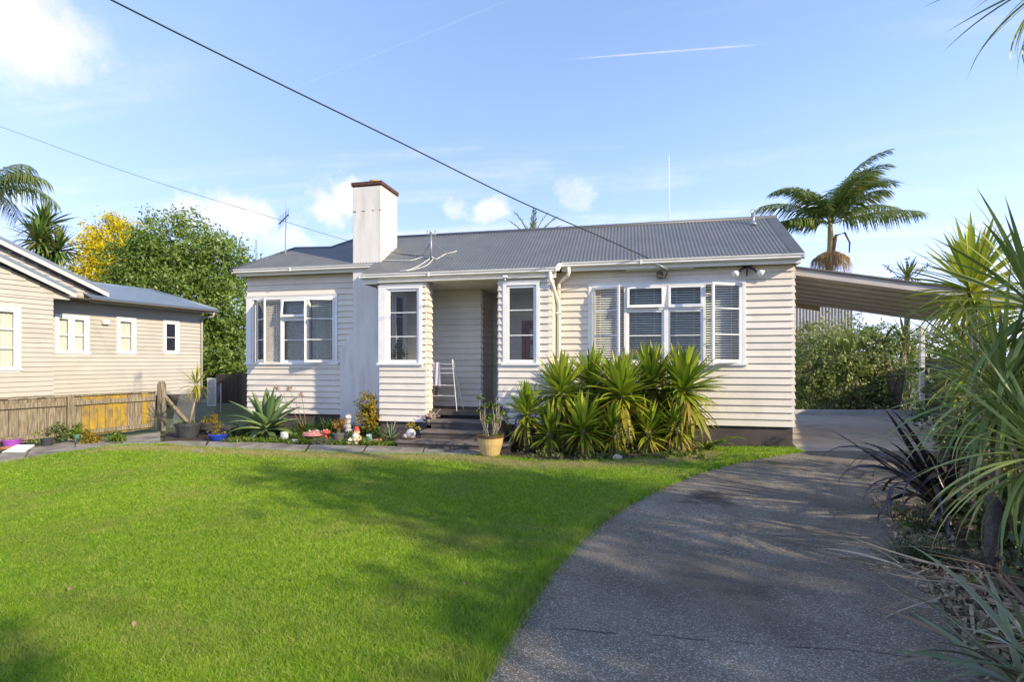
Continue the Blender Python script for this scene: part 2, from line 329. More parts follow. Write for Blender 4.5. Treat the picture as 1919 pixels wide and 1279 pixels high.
# ---- crowns of small leaves
def leafcloud(name, m, parent, blobs, n, size, aspect=.45, seed=1, shell=.55, clump=.16, up=.3, perclump=26, **props):
    """blobs: (centre, (rx,ry,rz)); leaves in clumps spread through the outer part of the volume"""
    g = np.random.default_rng(seed); vol = np.array([b[1][0]*b[1][1]+b[1][2]*(b[1][0]+b[1][1]) for b in blobs]); vol = vol/vol.sum(); nc = max(6, n//perclump)
    bi = g.choice(len(blobs), nc, p=vol); cc = np.array([list(b[0]) for b in blobs])[bi]; rr = np.array([list(b[1]) for b in blobs])[bi]
    d = g.normal(size=(nc, 3)); d /= np.linalg.norm(d, axis=1)[:, None]; rad = 1-shell*g.random(nc)**1.6; rad *= 1+.10*g.normal(size=nc)
    cl = cc+d*rr*rad[:, None]; csz = clump*(.6+.8*g.random(nc))
    idx = np.repeat(np.arange(nc), perclump); N = len(idx)
    P = cl[idx]+g.normal(size=(N, 3))*csz[idx][:, None]*np.array([.8, .8, .62])
    ax = d[idx]*.5+g.normal(size=(N, 3))*.75+np.array([0, 0, -.15]); ax /= np.linalg.norm(ax, axis=1)[:, None]
    nr = d[idx]*.7+g.normal(size=(N, 3))*.6+np.array([0, 0, up]); sd = np.cross(ax, nr); sd /= np.linalg.norm(sd, axis=1)[:, None]+1e-9
    s = size*(.6+.8*g.random(N))[:, None]
    V = np.empty((N, 4, 3)); V[:, 0] = P-ax*s*.5; V[:, 1] = P+sd*s*aspect*.5; V[:, 2] = P+ax*s*.5; V[:, 3] = P-sd*s*aspect*.5
    V = V.reshape(-1, 3); V[:, 2] = np.maximum(V[:, 2], .01)
    return npmesh(name, V, np.arange(N*4).reshape(N, 4), m, parent, **props)
def shrub(name, label, base, blobs, m, n, size, seed, stems=4, group=None, cat='shrub', **k):
    t = thing(name, base, label, cat, group); b = Vector(base); g = random.Random(seed)
    leafcloud('foliage', m, t, [((b.x+c[0], b.y+c[1], b.z+c[2]), r) for c, r in blobs], n, size, seed=seed, **k)
    mb = MB()
    for i in range(stems):
        c, r = blobs[i % len(blobs)]; e = b+Vector(c)+Vector((g.uniform(-.5, .5)*r[0], g.uniform(-.5, .5)*r[1], r[2]*.4)); mid = b.lerp(e, .5)+Vector((g.uniform(-.1, .1), g.uniform(-.1, .1), 0))*r[2]
        mb.tube([b+Vector((g.uniform(-.1, .1)*r[0], g.uniform(-.1, .1)*r[1], -.02)), mid, e], [max(.008, r[2]*.03), r[2]*.02, .003], 6)
    mb.build('stem', M_bark, t)
    return t
def tree(name, label, base, trunk_h, blobs, m, n, size, seed, tr=.2, group=None, **k):
    t = thing(name, base, label, 'tree', group); b = Vector(base); g = random.Random(seed)
    mb = MB(); top = b+Vector((g.uniform(-.2, .2), g.uniform(-.2, .2), trunk_h)); mb.tube([b-Vector((0, 0, .05)), b.lerp(top, .5)+Vector((.06, .04, 0)), top], [tr*1.25, tr, tr*.75], 10)
    for c, r in blobs:
        e = b+Vector(c); mb.tube([top-Vector((0, 0, trunk_h*.15)), top.lerp(e, .55)+Vector((g.uniform(-.2, .2), g.uniform(-.2, .2), .1)), e+Vector((0, 0, r[2]*.3))], [tr*.55, tr*.35, .03], 7)
        for j in range(4):
            q = e+Vector((g.uniform(-.8, .8)*r[0], g.uniform(-.8, .8)*r[1], g.uniform(-.2, .8)*r[2])); mb.tube([top.lerp(e, .6), q], [tr*.2, .012], 5)
    mb.build('trunk', M_bark, t)
    leafcloud('crown', m, t, [((b.x+c[0], b.y+c[1], b.z+c[2]), r) for c, r in blobs], n, size, seed=seed, **k)
    return t

# ================================================================== ground
def catmull(p, n=6):
    o = []
    for i in range(len(p)-1):
        a, b, c, d = p[max(i-1, 0)], p[i], p[i+1], p[min(i+2, len(p)-1)]
        for k in range(n):
            t = k/n; o.append(.5*((2*b)+(c-a)*t+(2*a-5*b+4*c-d)*t*t+(3*b-a-3*c+d)*t**3))
    return o+[p[-1]]
def gp(l): return [onz(x, y).to_2d() for x, y in l]
def rp(l): return [rd(a, b).to_2d() for a, b in l]
drive_left = catmull(gp([(880, 1279), (930, 1200), (985, 1120), (1030, 1060), (1090, 1000), (1150, 958), (1230, 916), (1320, 882), (1400, 863), (1495, 847)]))
drive_right = catmull(rp([(9.6, 12.2), (8.2, 10.2), (6.2, 8), (5.0, 6.4), (4.0, 5.2), (3.35, 4.3), (2.75, 3.3), (2.4, 2.4), (2.1, 1)]), 4)
near_l = rp([(-.42, 1.5), (-.6, 0), (-1.2, -8)])
path_low = gp([(-420, 962), (0, 872), (88, 858), (131, 852), (190, 843), (240, 837), (300, 837), (320, 838), (440, 845), (560, 850), (680, 854), (780, 855.5), (905, 857)])
path_up1 = gp([(-420, 925), (0, 853), (55, 842), (122, 832), (182, 825), (240, 821), (300, 812), (345, 806)])
bed_front = gp([(905, 857), (960, 863), (1000, 869), (1100, 869), (1200, 864), (1290, 857), (1325, 846)])
lawn_poly = path_low + bed_front[1:] + [onz(1330, 838.5).to_2d(), Vector((0.02, -.02))] + drive_left[::-1] + near_l + rp([(-30, -8), (-30, 3)])
o = sheet('terrain', [(-400, -200), (400, -200), (400, 600), (-400, 600)], -.04, mat('far_ground', (.06, .085, .03), .95, .4, .5, .3, 5, col2=(.11, .13, .05)), kind='structure')
# lawn soil sheet (blades stand on it)
M_lawn = mat('lawn_base', (.10, .15, .025), .95, .3, 3, .5, 60, col2=(.17, .19, .045), dirt=((.28, .22, .09), 1.1, .6))
sheet('lawn', [tuple(p) for p in lawn_poly], .0, M_lawn, kind='structure')
# asphalt
m = bpy.data.materials.new('asphalt'); m.use_nodes = True; t = m.node_tree; b = t.nodes['Principled BSDF']; b.inputs['Roughness'].default_value = .85; b.inputs['Specular IOR Level'].default_value = .3
tcn = t.nodes.new('ShaderNodeTexCoord'); vec = tcn.outputs['Object']
def tn(s, d=6, r=.6):
    n = t.nodes.new('ShaderNodeTexNoise'); n.inputs['Scale'].default_value = s; n.inputs['Detail'].default_value = d; n.inputs['Roughness'].default_value = r; t.links.new(vec, n.inputs['Vector']); return n.outputs['Fac']
def trange(v, a, b_, lo=0, hi=1):
    n = t.nodes.new('ShaderNodeMapRange'); t.links.new(v, n.inputs[0])
    for i, q in enumerate((a, b_, lo, hi)): n.inputs[i+1].default_value = q
    return n.outputs[0]
def tmath(op, a, b_):
    n = t.nodes.new('ShaderNodeMath'); n.operation = op
    for i, q in enumerate((a, b_)):
        if isinstance(q, (int, float)): n.inputs[i].default_value = q
        else: t.links.new(q, n.inputs[i])
    return n.outputs[0]
vo = t.nodes.new('ShaderNodeTexVoronoi'); vo.inputs['Scale'].default_value = 130; t.links.new(vec, vo.inputs['Vector'])
sv = t.nodes.new('ShaderNodeSeparateColor'); t.links.new(vo.outputs['Color'], sv.inputs[0])
chip = tmath('POWER', sv.outputs[0], 4.5)
worn = trange(tn(.55, 5), .38, .68); worn2 = trange(tn(2.3, 6), .35, .7)
amt = tmath('MULTIPLY', chip, tmath('ADD', .25, tmath('MULTIPLY', worn, 1.0)))
basec = t.nodes.new('ShaderNodeValToRGB'); basec.color_ramp.elements[0].color = (.085, .071, .054, 1); basec.color_ramp.elements[1].color = (.24, .20, .155, 1); t.links.new(tmath('MULTIPLY', tmath('ADD', worn, worn2), .5), basec.inputs[0])
mx = t.nodes.new('ShaderNodeMix'); mx.data_type = 'RGBA'; mx.inputs[7].default_value = (.56, .49, .41, 1); t.links.new(amt, mx.inputs['Factor']); t.links.new(basec.outputs[0], mx.inputs[6])
# oil stain at its own place on the drive
stp = onz(1335, 935)
sb = t.nodes.new('ShaderNodeVectorMath'); sb.operation = 'DISTANCE'; t.links.new(vec, sb.inputs[0])
stain = trange(tmath('ADD', sb.outputs['Value'], tmath('MULTIPLY', tn(2.2, 4), 1.3)), 1.05, .85)
mx2 = t.nodes.new('ShaderNodeMix'); mx2.data_type = 'RGBA'; mx2.inputs[7].default_value = (.03, .027, .026, 1); t.links.new(tmath('MULTIPLY', stain, .75), mx2.inputs['Factor']); t.links.new(mx.outputs[2], mx2.inputs[6])
cA, cB = onz(1000, 1178), onz(1700, 1232); cN = Vector((-(cB-cA).y, (cB-cA).x, 0)).normalized()
dtc = t.nodes.new('ShaderNodeVectorMath'); dtc.operation = 'DOT_PRODUCT'; t.links.new(vec, dtc.inputs[0]); dtc.inputs[1].default_value = cN
crk = tmath('ABSOLUTE', tmath('ADD', tmath('SUBTRACT', dtc.outputs['Value'], 0.0), tmath('MULTIPLY', tmath('SUBTRACT', tn(1.6, 8, .7), .5), .16)), 0); crk_sub = crk.node.inputs[0].links[0].from_node.inputs[0].links[0].from_node
crk = tmath('MULTIPLY', trange(crk, .012, .004), trange(tn(3, 4), .42, .55))
mx3 = t.nodes.new('ShaderNodeMix'); mx3.data_type = 'RGBA'; mx3.inputs[7].default_value = (.03, .026, .022, 1); t.links.new(tmath('MULTIPLY', crk, .85), mx3.inputs['Factor']); t.links.new(mx2.outputs[2], mx3.inputs[6]); t.links.new(mx3.outputs[2], b.inputs['Base Color'])
bp = t.nodes.new('ShaderNodeBump'); bp.inputs['Strength'].default_value = .55; bp.inputs['Distance'].default_value = .008; t.links.new(tmath('ADD', vo.outputs['Distance'], sv.outputs[1]), bp.inputs['Height']); t.links.new(bp.outputs[0], b.inputs['Normal'])
M_asph = m
pad_front = [onz(1495, 847).to_2d(), onz(1650, 848).to_2d(), rd(9.4, 9.9).to_2d()]
asph = [tuple(p) for p in drive_left] + [tuple(rd(8.3, 9.95).to_2d())] + [tuple(p) for p in drive_right[5:]] + [tuple(p) for p in rp([(2.2, -8)])] + [tuple(p) for p in near_l[::-1]]
ao = sheet('driveway', asph, .006, M_asph, kind='structure')
crk_sub.inputs[1].default_value = cN.dot(cA-Vector((ao.location.x, ao.location.y, 0)))
sb.inputs[1].default_value = Vector((stp.x, stp.y, 0))-Vector((ao.location.x, ao.location.y, 0))
pad_end = rd(0, 16.3)
padp = [Vector((0.03, -.02)), onz(1495, 847).to_2d(), rd(8.3, 9.95).to_2d(), rd(9.0, 11).to_2d(), rd(12.9, 16.6).to_2d(), rd(8.0, 17.6).to_2d()]
sheet('carport_pad', [tuple(p) for p in padp], .010, M_pad, kind='structure')
# soil of the beds
bed = path_low[6:] + bed_front[1:] + [onz(1330, 838.5).to_2d(), Vector((-.3, .05)), Vector((-4.7, .05)), Vector((-12.6, .4)), Vector((-13.5, .6)), Vector((-13.9, -.8))]
sheet('garden_bed', [tuple(p) for p in bed], .005, M_soil, kind='structure')
sheet('bed_beside_drive', [tuple(p) for p in drive_right] + [tuple(p) for p in rp([(9, 1), (14, 12), (13.5, 13)])], .012, M_soil, kind='structure')
# ---- concrete path: separate slabs with joints
gpath = thing('path', tuple(onz(300, 838)), 'x', 'x'); del gpath['label']; del gpath['category']; gpath['kind'] = 'structure'
def polyline_pt(pl, t):
    ls = [(pl[i+1]-pl[i]).length for i in range(len(pl)-1)]; s = t*sum(ls)
    for i, l in enumerate(ls):
        if s <= l or i == len(ls)-1: return pl[i].lerp(pl[i+1], min(1, s/l))
        s -= l
lowA = path_low[:7]; upA = path_up1[:7]
lowB = path_low[6:]; upB = gp([(283, 833), (320, 829.5), (520, 833), (560, 837), (660, 838.5), (780, 840.5), (905, 846)])
def slabs(lo, up, n, jit, z1):
    for i in range(n):
        a, b_ = i/n+.004, (i+1)/n-.004; k = 5
        lowp = [polyline_pt(lo, a+(b_-a)*j/k)+Vector((rnd.uniform(-jit, jit), rnd.uniform(-jit, jit))) for j in range(k+1)]
        upp = [polyline_pt(up, a+(b_-a)*j/k)+Vector((rnd.uniform(-jit, jit), rnd.uniform(-jit, jit))) for j in range(k+1)]
        dz = rnd.uniform(-.004, .006); mb = MB(); mb.prism([(p.x, p.y, 0) for p in lowp+upp[::-1]], (0, 0, -.03), (0, 0, z1+dz)); mb.build('path_slab', M_conc, gpath)
slabs(lowA, upA, 7, .025, .03); slabs(lowB, upB, 6, .02, .028)

# ---- grass blades
def inpoly(P, poly):
    x, y = P[:, 0], P[:, 1]; ins = np.zeros(len(P), bool); n = len(poly)
    for i in range(n):
        x1, y1 = poly[i]; x2, y2 = poly[(i+1) % n]
        c = ((y1 > y) != (y2 > y)) & (x < (x2-x1)*(y-y1)/(y2-y1+1e-12)+x1); ins ^= c
    return ins
def blades(name, N, samp, hgt, wid, m, seed, lean=.5):
    g = np.random.default_rng(seed); P = samp(g, N); n = len(P); D = (P[:, 0]-CAMX)*fx+(P[:, 1]-CAMY)*fy
    h = hgt*(.55+.8*g.random(n)); wd = wid*(.7+.6*g.random(n))*np.clip(D/4.0, .85, 3.0); an = g.random(n)*6.283; la = g.random(n)*6.283; ll = lean*g.random(n)**.7*h
    V = np.empty((n, 3, 3)); ca, sa = np.cos(an), np.sin(an)
    V[:, 0] = np.c_[P[:, 0]-ca*wd/2, P[:, 1]-sa*wd/2, np.zeros(n)]; V[:, 1] = np.c_[P[:, 0]+ca*wd/2, P[:, 1]+sa*wd/2, np.zeros(n)]
    V[:, 2] = np.c_[P[:, 0]+np.cos(la)*ll, P[:, 1]+np.sin(la)*ll, h]
    return npmesh(name, V.reshape(-1, 3), np.arange(n*3).reshape(n, 3), m, kind='stuff')
lawn_np = [(p[0], p[1]) for p in lawn_poly]
def samp_lawn(g, N):
    out_ = []; tot = 0
    while tot < N:
        D = 2.2*np.exp(g.random(200000)*math.log(14.0/2.2)); D = D; Rr = (g.random(200000)*2-1)*1.02*D
        # uniform in log depth and angle -> density ~ 1/D^2; thin near, so that far stays covered
        keep = g.random(200000) < np.clip(.35+D/9, 0, 1); D, Rr = D[keep], Rr[keep]
        P = np.c_[CAMX+Rr*rx+D*fx, CAMY+Rr*ry+D*fy]; P = P[inpoly(P, lawn_np)]; out_.append(P); tot += len(P)
    return np.vstack(out_)[:N]
# lawn blade material: green with yellow-dry patches by place
m = bpy.data.materials.new('grass_blade'); m.use_nodes = True; t = m.node_tree; b = t.nodes['Principled BSDF']; b.inputs['Roughness'].default_value = .55; b.inputs['Specular IOR Level'].default_value = .25
ge = t.nodes.new('ShaderNodeNewGeometry'); vec = ge.outputs['Position']
dry = trange(tn(1.0, 6, .65), .48, .72); isl = ge.outputs['Random Per Island']
rp_ = t.nodes.new('ShaderNodeValToRGB'); e = rp_.color_ramp.elements; e[0].color = (.13, .27, .02, 1); e[1].color = (.66, .66, .22, 1); e.new(.45).color = (.25, .45, .03, 1); e.new(.8).color = (.42, .58, .055, 1)
t.links.new(isl, rp_.inputs[0])
mx = t.nodes.new('ShaderNodeMix'); mx.data_type = 'RGBA'; mx.inputs[7].default_value = (.50, .41, .16, 1); t.links.new(rp_.outputs[0], mx.inputs[6])
t.links.new(tmath('MULTIPLY', tmath('POWER', isl, .6), tmath('MULTIPLY', dry, .8)), mx.inputs['Factor'])
mot = t.nodes.new('ShaderNodeMix'); mot.data_type = 'RGBA'; mot.blend_type = 'MULTIPLY'; mot.inputs['Factor'].default_value = 1; t.links.new(mx.outputs[2], mot.inputs[6])
mr_ = t.nodes.new('ShaderNodeValToRGB'); mr_.color_ramp.elements[0].position = .36; mr_.color_ramp.elements[1].position = .64; mr_.color_ramp.elements[0].color = (.62, .74, .7, 1); mr_.color_ramp.elements[1].color = (1.08, 1.05, 1.05, 1); t.links.new(tmath('ADD', tmath('MULTIPLY', tn(7, 5, .7), .6), tmath('MULTIPLY', tn(.45, 3), .4)), mr_.inputs[0]); t.links.new(mr_.outputs[0], mot.inputs[7])
t.links.new(mot.outputs[2], b.inputs['Base Color'])
trn = t.nodes.new('ShaderNodeBsdfTranslucent'); t.links.new(mot.outputs[2], trn.inputs[0]); ms = t.nodes.new('ShaderNodeMixShader'); ms.inputs[0].default_value = .4
t.links.new(b.outputs[0], ms.inputs[1]); t.links.new(trn.outputs[0], ms.inputs[2]); t.links.new(ms.outputs[0], t.nodes['Material Output'].inputs[0])
M_grass = m
gr = blades('grass', 720000, samp_lawn, .026, .0046, M_grass, 3, 1.7); gr['label'] = 'short mown green grass with dry patches covering the front lawn'; gr['category'] = 'grass'
M_straw = leafmat('straw_blade', [(.30, .24, .09), (.48, .40, .17), (.58, .50, .25), (.24, .27, .06)], .7, .35)
dedge = [np.array(p) for p in bed_front[::-1]+path_low[4:][::-1]]
def samp_dry(g, N):
    i = g.integers(0, len(dedge)-1, N); t_ = g.random(N)[:, None]; E_ = np.array([list(p) for p in dedge]); P = E_[i]*(1-t_)+E_[i+1]*t_
    P = P+np.c_[g.normal(size=N)*.12, -np.abs(g.normal(size=N))*.22]; return P[inpoly(P, lawn_np)]
dg = blades('dry_grass', 130000, samp_dry, .030, .0046, M_straw, 8, 1.6); dg['label'] = 'straw coloured dry grass along the path and yucca bed'; dg['category'] = 'grass'
# taller fringe along the edges of drive, path and house base
edge = [np.array(p) for p in (drive_left+bed_front[::-1]+path_low[::-1])]
def samp_edge(g, N):
    i = g.integers(0, len(edge)-1, N); t_ = g.random(N)[:, None]; E_ = np.array([list(p) for p in edge]); P = E_[i]*(1-t_)+E_[i+1]*t_
    return P+g.normal(size=(N, 2))*.045
ed = blades('edge_grass', 40000, samp_edge, .06, .0045, M_grass, 5, 1.0); ed['label'] = 'longer grass fringe along the edges of drive and path'; ed['category'] = 'grass'

# ================================================================== house
house = thing('house', (-6, 0, 0), 'cream weatherboard bungalow with grey corrugated roof and white chimney', 'house')
def lining(mb, s0, s1, z0, z1, holes, th=.05):
    xs = sorted(set([s0, s1]+[h for hh in holes for h in hh[:2] if s0 < h < s1]))
    for a, b_ in zip(xs, xs[1:]):
        hs = [h for h in holes if h[0] <= a+1e-4 and h[1] >= b_-1e-4]
        if not hs: mb.box(a, b_, .001, th, z0, z1)
        else:
            h = hs[0]
            if h[2] > z0: mb.box(a, b_, .001, th, z0, h[2])
            if h[3] < z1: mb.box(a, b_, .001, th, h[3], z1)
def wallmat(a, b_):
    a = Vector(a); b_ = Vector(b_); d = (b_-a).normalized()
    return Matrix(((d.x, -d.y, 0, a.x), (d.y, d.x, 0, a.y), (0, 0, 1, 0), (0, 0, 0, 1))), (b_-a).length      # local y points into the wall
def wall(parent, a, b_, z0, ztop, holes=(), m=None, c=.14, name='wall', lap0=0, off=.045):
    """weatherboard wall: a lining part with every board a sub-part; holes in (s0,s1,z0,z1)"""
    Mx, ln = wallmat(a, b_); mb = MB(); mb.M = Mx; lining(mb, 0, ln, z0, ztop, holes); wl = mb.build(name, m or M_paint, parent)
    n = int((ztop-z0)/c+.999)
    for i in range(n):
        za = z0+i*c; zb = min(za+c, ztop)
        if zb-za < .02: continue
        segs = [(0.0, ln)]
        for h in holes:
            if h[2] < (za+zb)/2 < h[3]:
                segs = [q for s in segs for q in (((s[0], min(s[1], h[0])), (max(s[0], h[1]), s[1]))) if q[1]-q[0] > .02]
        segs = [q for s in segs for q in ([s] if s[1]-s[0] < 2.2 or i % 3 == 0 else (lambda c_: [(s[0], c_-.0015), (c_+.0015, s[1])])(s[0]+(s[1]-s[0])*rnd.uniform(.25, .75)))]      # butt joints
        for s0, s1 in segs:
            k = MB(); k.M = Mx; j = rnd.uniform(-.002, .002); ov = .018 if zb < ztop-.01 else 0
            k.prism([(s0, 0, za), (s0, -off+j, za), (s0, -off+j+.004, za+.006) if False else (s0, -off+j, za+.004), (s0, -.009, zb+ov), (s0, 0, zb+ov)], (0, 0, 0), (s1-s0, 0, 0))
            k.build('weatherboard', m or M_paint, wl)
    return wl
SL = {}
def sash(win, M, xa, xb, za, zb, bars=(), hinge=None, ang=0, st=.05, y=-.012, mm=None):
    if hinge == 'L': Mx = M @ Matrix.Translation((xa, y-.02, 0)) @ Matrix.Rotation(-ang, 4, 'Z') @ Matrix.Translation((-xa, -y+.02, 0))
    elif hinge == 'R': Mx = M @ Matrix.Translation((xb, y-.02, 0)) @ Matrix.Rotation(ang, 4, 'Z') @ Matrix.Translation((-xb, -y+.02, 0))
    elif hinge == 'T': Mx = M @ Matrix.Translation((0, y-.02, zb)) @ Matrix.Rotation(-ang, 4, 'X') @ Matrix.Translation((0, -y+.02, -zb))
    else: Mx = M
    mb = MB(); mb.M = Mx; y0, y1 = y-.02, y+.02
    mb.box(xa, xa+st, y0, y1, za, zb); mb.box(xb-st, xb, y0, y1, za, zb); mb.box(xa+st, xb-st, y0, y1, za, za+st*1.25); mb.box(xa+st, xb-st, y0, y1, zb-st, zb)
    for z in bars: mb.box(xa+st, xb-st, y0+.006, y1-.006, z-.011, z+.011)
    mb.build('sash', mm or M_trim, win, bevel=.004)
    zs = [za+st*1.25]+[z for z in bars]+[zb-st]
    for a, b_ in zip(zs, zs[1:]):
        g = MB(); g.M = Mx; g.box(xa+st-.004, xb-st+.004, y-.002, y+.002, a+.008, b_-.008); g.build('pane', M_glass, win)
def window(parent, M, x0, x1, z0, z1, cols, blind=True, trim=.075, name='window', sill=True, corner=0, slat_y=.085, mm=None, curtain=None):
    mm = mm or M_trim; f = MB(); f.M = M
    xl = x0+(corner or trim)
    f.box(x0, xl, -.05, .06, z0+.05, z1); f.box(x1-trim, x1, -.05, .06, z0+.05, z1); f.box(xl, x1-trim, -.05, .06, z1-trim*.8, z1); f.box(x0-.015, x1+.015, -.058, .02, z1+.001, z1+.022)
    if corner: f.box(xl+.001, xl+.05, -.035, .06, z0+.05, z1-trim*.8)
    gaps = [(a[1], b_[0]) for a, b_ in zip(cols, cols[1:])]
    for a, b_ in gaps:
        if b_-a > .015: f.box(a, b_, -.04, .06, z0+.05, z1-trim*.8)
    w_ = f.build(name, mm, parent, bevel=.004)
    s = MB(); s.M = M; s.box(x0-.03, x1+.03, -.085, .06, z0, z0+.05); s.box(x0-.01, x1+.01, -.04, -.001, z0-.045, z0-.001); s.build('sill', mm, w_, bevel=.004)
    zi0, zi1 = z0+.052, z1-trim*.8-.002; hgt = zi1-zi0
    for q in cols:
        xa, xb, kind = q[:3]; ang = q[3] if len(q) > 3 else 0
        if kind == 'awn':
            zm = zi0+hgt*.70
            tr = MB(); tr.M = M; tr.box(xa, xb, -.035, .05, zm-.02, zm+.02); tr.build('transom', mm, w_)
            sash(w_, M, xa, xb, zm+.022, zi1, (), 'T', ang, .05, -.03, mm); sash(w_, M, xa, xb, zi0, zm-.022, (zi0+hgt*.355,), None, 0, .045, 0, mm)
        elif kind in 'LR': sash(w_, M, xa, xb, zi0, zi1, (zi0+hgt*.355, zi0+hgt*.68), kind, ang, .05, -.025, mm)
        elif kind == 'two': sash(w_, M, xa, xb, zi0, zi1, (zi0+hgt*.5,), None, 0, .045, 0, mm)
        else: sash(w_, M, xa, xb, zi0, zi1, (zi0+hgt*.355, zi0+hgt*.68), None, 0, .05, 0, mm)
        if blind:
            sl_ = MB(); k = int(hgt/.05)
            for i in range(k):
                z = zi0+.03+i*(hgt-.05)/k; sl_.M = M @ Matrix.Translation((0, slat_y, z)) @ Matrix.Rotation(R_(37), 4, 'X'); sl_.box(xa+.01, xb-.01, -.024, .024, -.0015, .0015)
            sl_.M = M
            for xx in (xa+(xb-xa)*.25, xa+(xb-xa)*.75): sl_.box(xx-.003, xx+.003, slat_y-.029, slat_y-.026, zi0, zi1)
            sl_.box(xa+.005, xb-.005, slat_y-.02, slat_y+.02, zi1-.035, zi1)
            sl_.build('blind_slats', M_slat, w_, kind='stuff')
        if curtain:
            cu = MB(); n = 26; vs = []; w2 = xb-xa
            for i in range(n+1):
                xx = xa+w2*i/n; yy = .10+.018*math.sin(i*1.9)+.008*math.sin(i*4.1); vs += [(xx, yy, zi0), (xx, yy, zi1)]
            cu.M = M; cu.add(vs, [(2*i, 2*i+2, 2*i+3, 2*i+1) for i in range(n)]); cu.build('curtain', M_curtain, w_, smooth=True)
    return w_
Z0 = .385
TV = lambda V: Matrix.Translation((0, V, 0))
# ---- right wing
RWL = -4.74
w_x0, w_x1, w_z0, w_z1 = U(1103, 0), U(1397, 0), 1.60, 3.31
wall(house, (RWL, 0), (0, 0), Z0, 3.60, [(w_x0-RWL+.02, w_x1-RWL-.02, w_z0+.01, w_z1-.01)])
window(house, TV(0), w_x0, w_x1, w_z0, w_z1, [(w_x0+.08, U(1169, 0), 'L', R_(31)), (U(1175, 0), U(1244, 0), 'awn', R_(9)), (U(1252, 0), U(1317, 0), 'awn', R_(4)), (U(1322, 0), w_x1-.08, 'R', R_(29))])
wall(house, (0, 0), (0, 5), Z0, 3.60)
# ---- left wing
LV_ = .35; LWL = -12.64
l_x0, l_x1 = LWL-.02, U(634, LV_); l_z0, l_z1 = 1.60, 3.29
wall(house, (LWL, LV_), (-8.9, LV_), Z0, 3.83, [(-.5, l_x1-LWL-.02, l_z0+.01, l_z1-.01)])
window(house, TV(LV_), l_x0, l_x1, l_z0, l_z1, [(U(483, LV_), U(527, LV_), 'L', R_(38)), (U(530, LV_), U(576, LV_), 'awn', R_(8)), (U(580, LV_), l_x1-.08, 'R', R_(20))], corner=.15)
wall(house, (LWL, 5), (LWL, LV_+.002), Z0, 1.6); wall(house, (LWL, 5), (LWL, 1.6), 1.6, 3.83)
wall(house, (LWL, 1.6), (LWL, LV_+.06), 3.29, 3.83)
window(house, wallmat((LWL, 1.6), (LWL, LV_))[0], 0, 1.6-LV_-.07, l_z0, l_z1, [(.08, .57, ' '), (.60, 1.14, ' ')], blind=True)
back = MB(); back.box(LWL, 0, 5, 5.1, 0, 3.6); back.build('back_wall', M_paint, house)
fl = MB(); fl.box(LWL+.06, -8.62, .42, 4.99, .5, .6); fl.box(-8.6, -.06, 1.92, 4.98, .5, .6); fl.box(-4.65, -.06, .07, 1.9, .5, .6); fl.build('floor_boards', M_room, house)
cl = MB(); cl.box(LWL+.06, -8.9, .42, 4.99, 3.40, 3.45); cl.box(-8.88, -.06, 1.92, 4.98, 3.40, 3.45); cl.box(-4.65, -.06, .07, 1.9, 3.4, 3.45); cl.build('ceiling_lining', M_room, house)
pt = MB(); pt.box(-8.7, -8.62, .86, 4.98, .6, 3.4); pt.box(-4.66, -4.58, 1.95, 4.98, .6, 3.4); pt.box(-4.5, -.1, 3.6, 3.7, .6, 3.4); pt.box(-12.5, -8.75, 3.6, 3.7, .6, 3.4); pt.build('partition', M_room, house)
# ---- porch: two glazed screens, back wall, entry alcove
PV = -.55; PL, PLR = -8.56, U(800, PV); PRL, PRR = U(935, PV), -4.76
wl0, wl1 = U(724, PV), U(792, PV); wr0, wr1 = U(943, PV), U(1012, PV); pz0, pz1 = 1.60, 3.33
wall(house, (PL, PV), (PLR, PV), Z0-.02, 3.41, [(-.5, wl1-PL-.02, pz0+.01, pz1-.01)])
window(house, TV(PV), PL-.02, wl1, pz0, pz1, [(wl0+.05, wl1-.08, ' ')], blind=False, corner=wl0-PL+.02)
wall(house, (PLR, PV), (PLR, PV+.26), Z0-.02, 3.41)
k = MB(); k.box(PL+.3, PLR-.06, PV+.2, PV+.25, Z0, 1.6); k.box(wl1, PLR-.06, PV+.2, PV+.25, 1.6, 3.4); k.build('screen_lining', M_soffit, house)
wall(house, (PRL, PV), (PRR, PV), Z0-.02, 3.41, [(wr0-PRL+.02, wr1-PRL-.02, pz0+.01, pz1-.01)])
window(house, TV(PV), wr0, wr1, pz0, pz1, [(wr0+.085, wr1-.085, ' ')], blind=False)
wall(house, (PRR, PV+.002), (PRR, 0), Z0-.02, 3.5)
wall(house, (PRL, PV+.26), (PRL, PV), Z0-.02, 3.41)
# side of porch towards the chimney: low wall, corner post, glazing
wall(house, (PL, .8), (PL, PV+.03), Z0-.02, 1.6); wall(house, (PL, .8), (PL, PV+.03), pz1, 3.41)
window(house, wallmat((PL, .8), (PL, PV))[0], .0, 1.30, pz0, pz1, [(.08, .62, ' '), (.68, 1.22, ' ')], blind=False)
BV = .80; BX = U(902, BV)
wall(house, (PL+.02, BV), (BX, BV), .60, 3.40)
wall(house, (BX, BV+.002), (BX, 1.85), .60, 3.40)
dx0, dx1 = -5.75, -4.90
wall(house, (BX, 1.85), (PRR, 1.85), .60, 3.40, [(dx0-BX-.06, dx1-BX+.06, .5, 2.72)])
wall(house, (PRR, 1.85), (PRR, PV+.06), .60, 3.40)
d = MB()
d.box(dx0-.08, dx0, 1.80, 1.92, .6, 2.72); d.box(dx1, dx1+.08, 1.80, 1.92, .6, 2.72); d.box(dx0, dx1, 1.80, 1.92, 2.64, 2.72)
fd = d.build('front_door', M_red, house)
d = MB(); d.box(dx0, dx0+.12, 1.84, 1.885, .62, 2.63); d.box(dx1-.12, dx1, 1.84, 1.885, .62, 2.63)
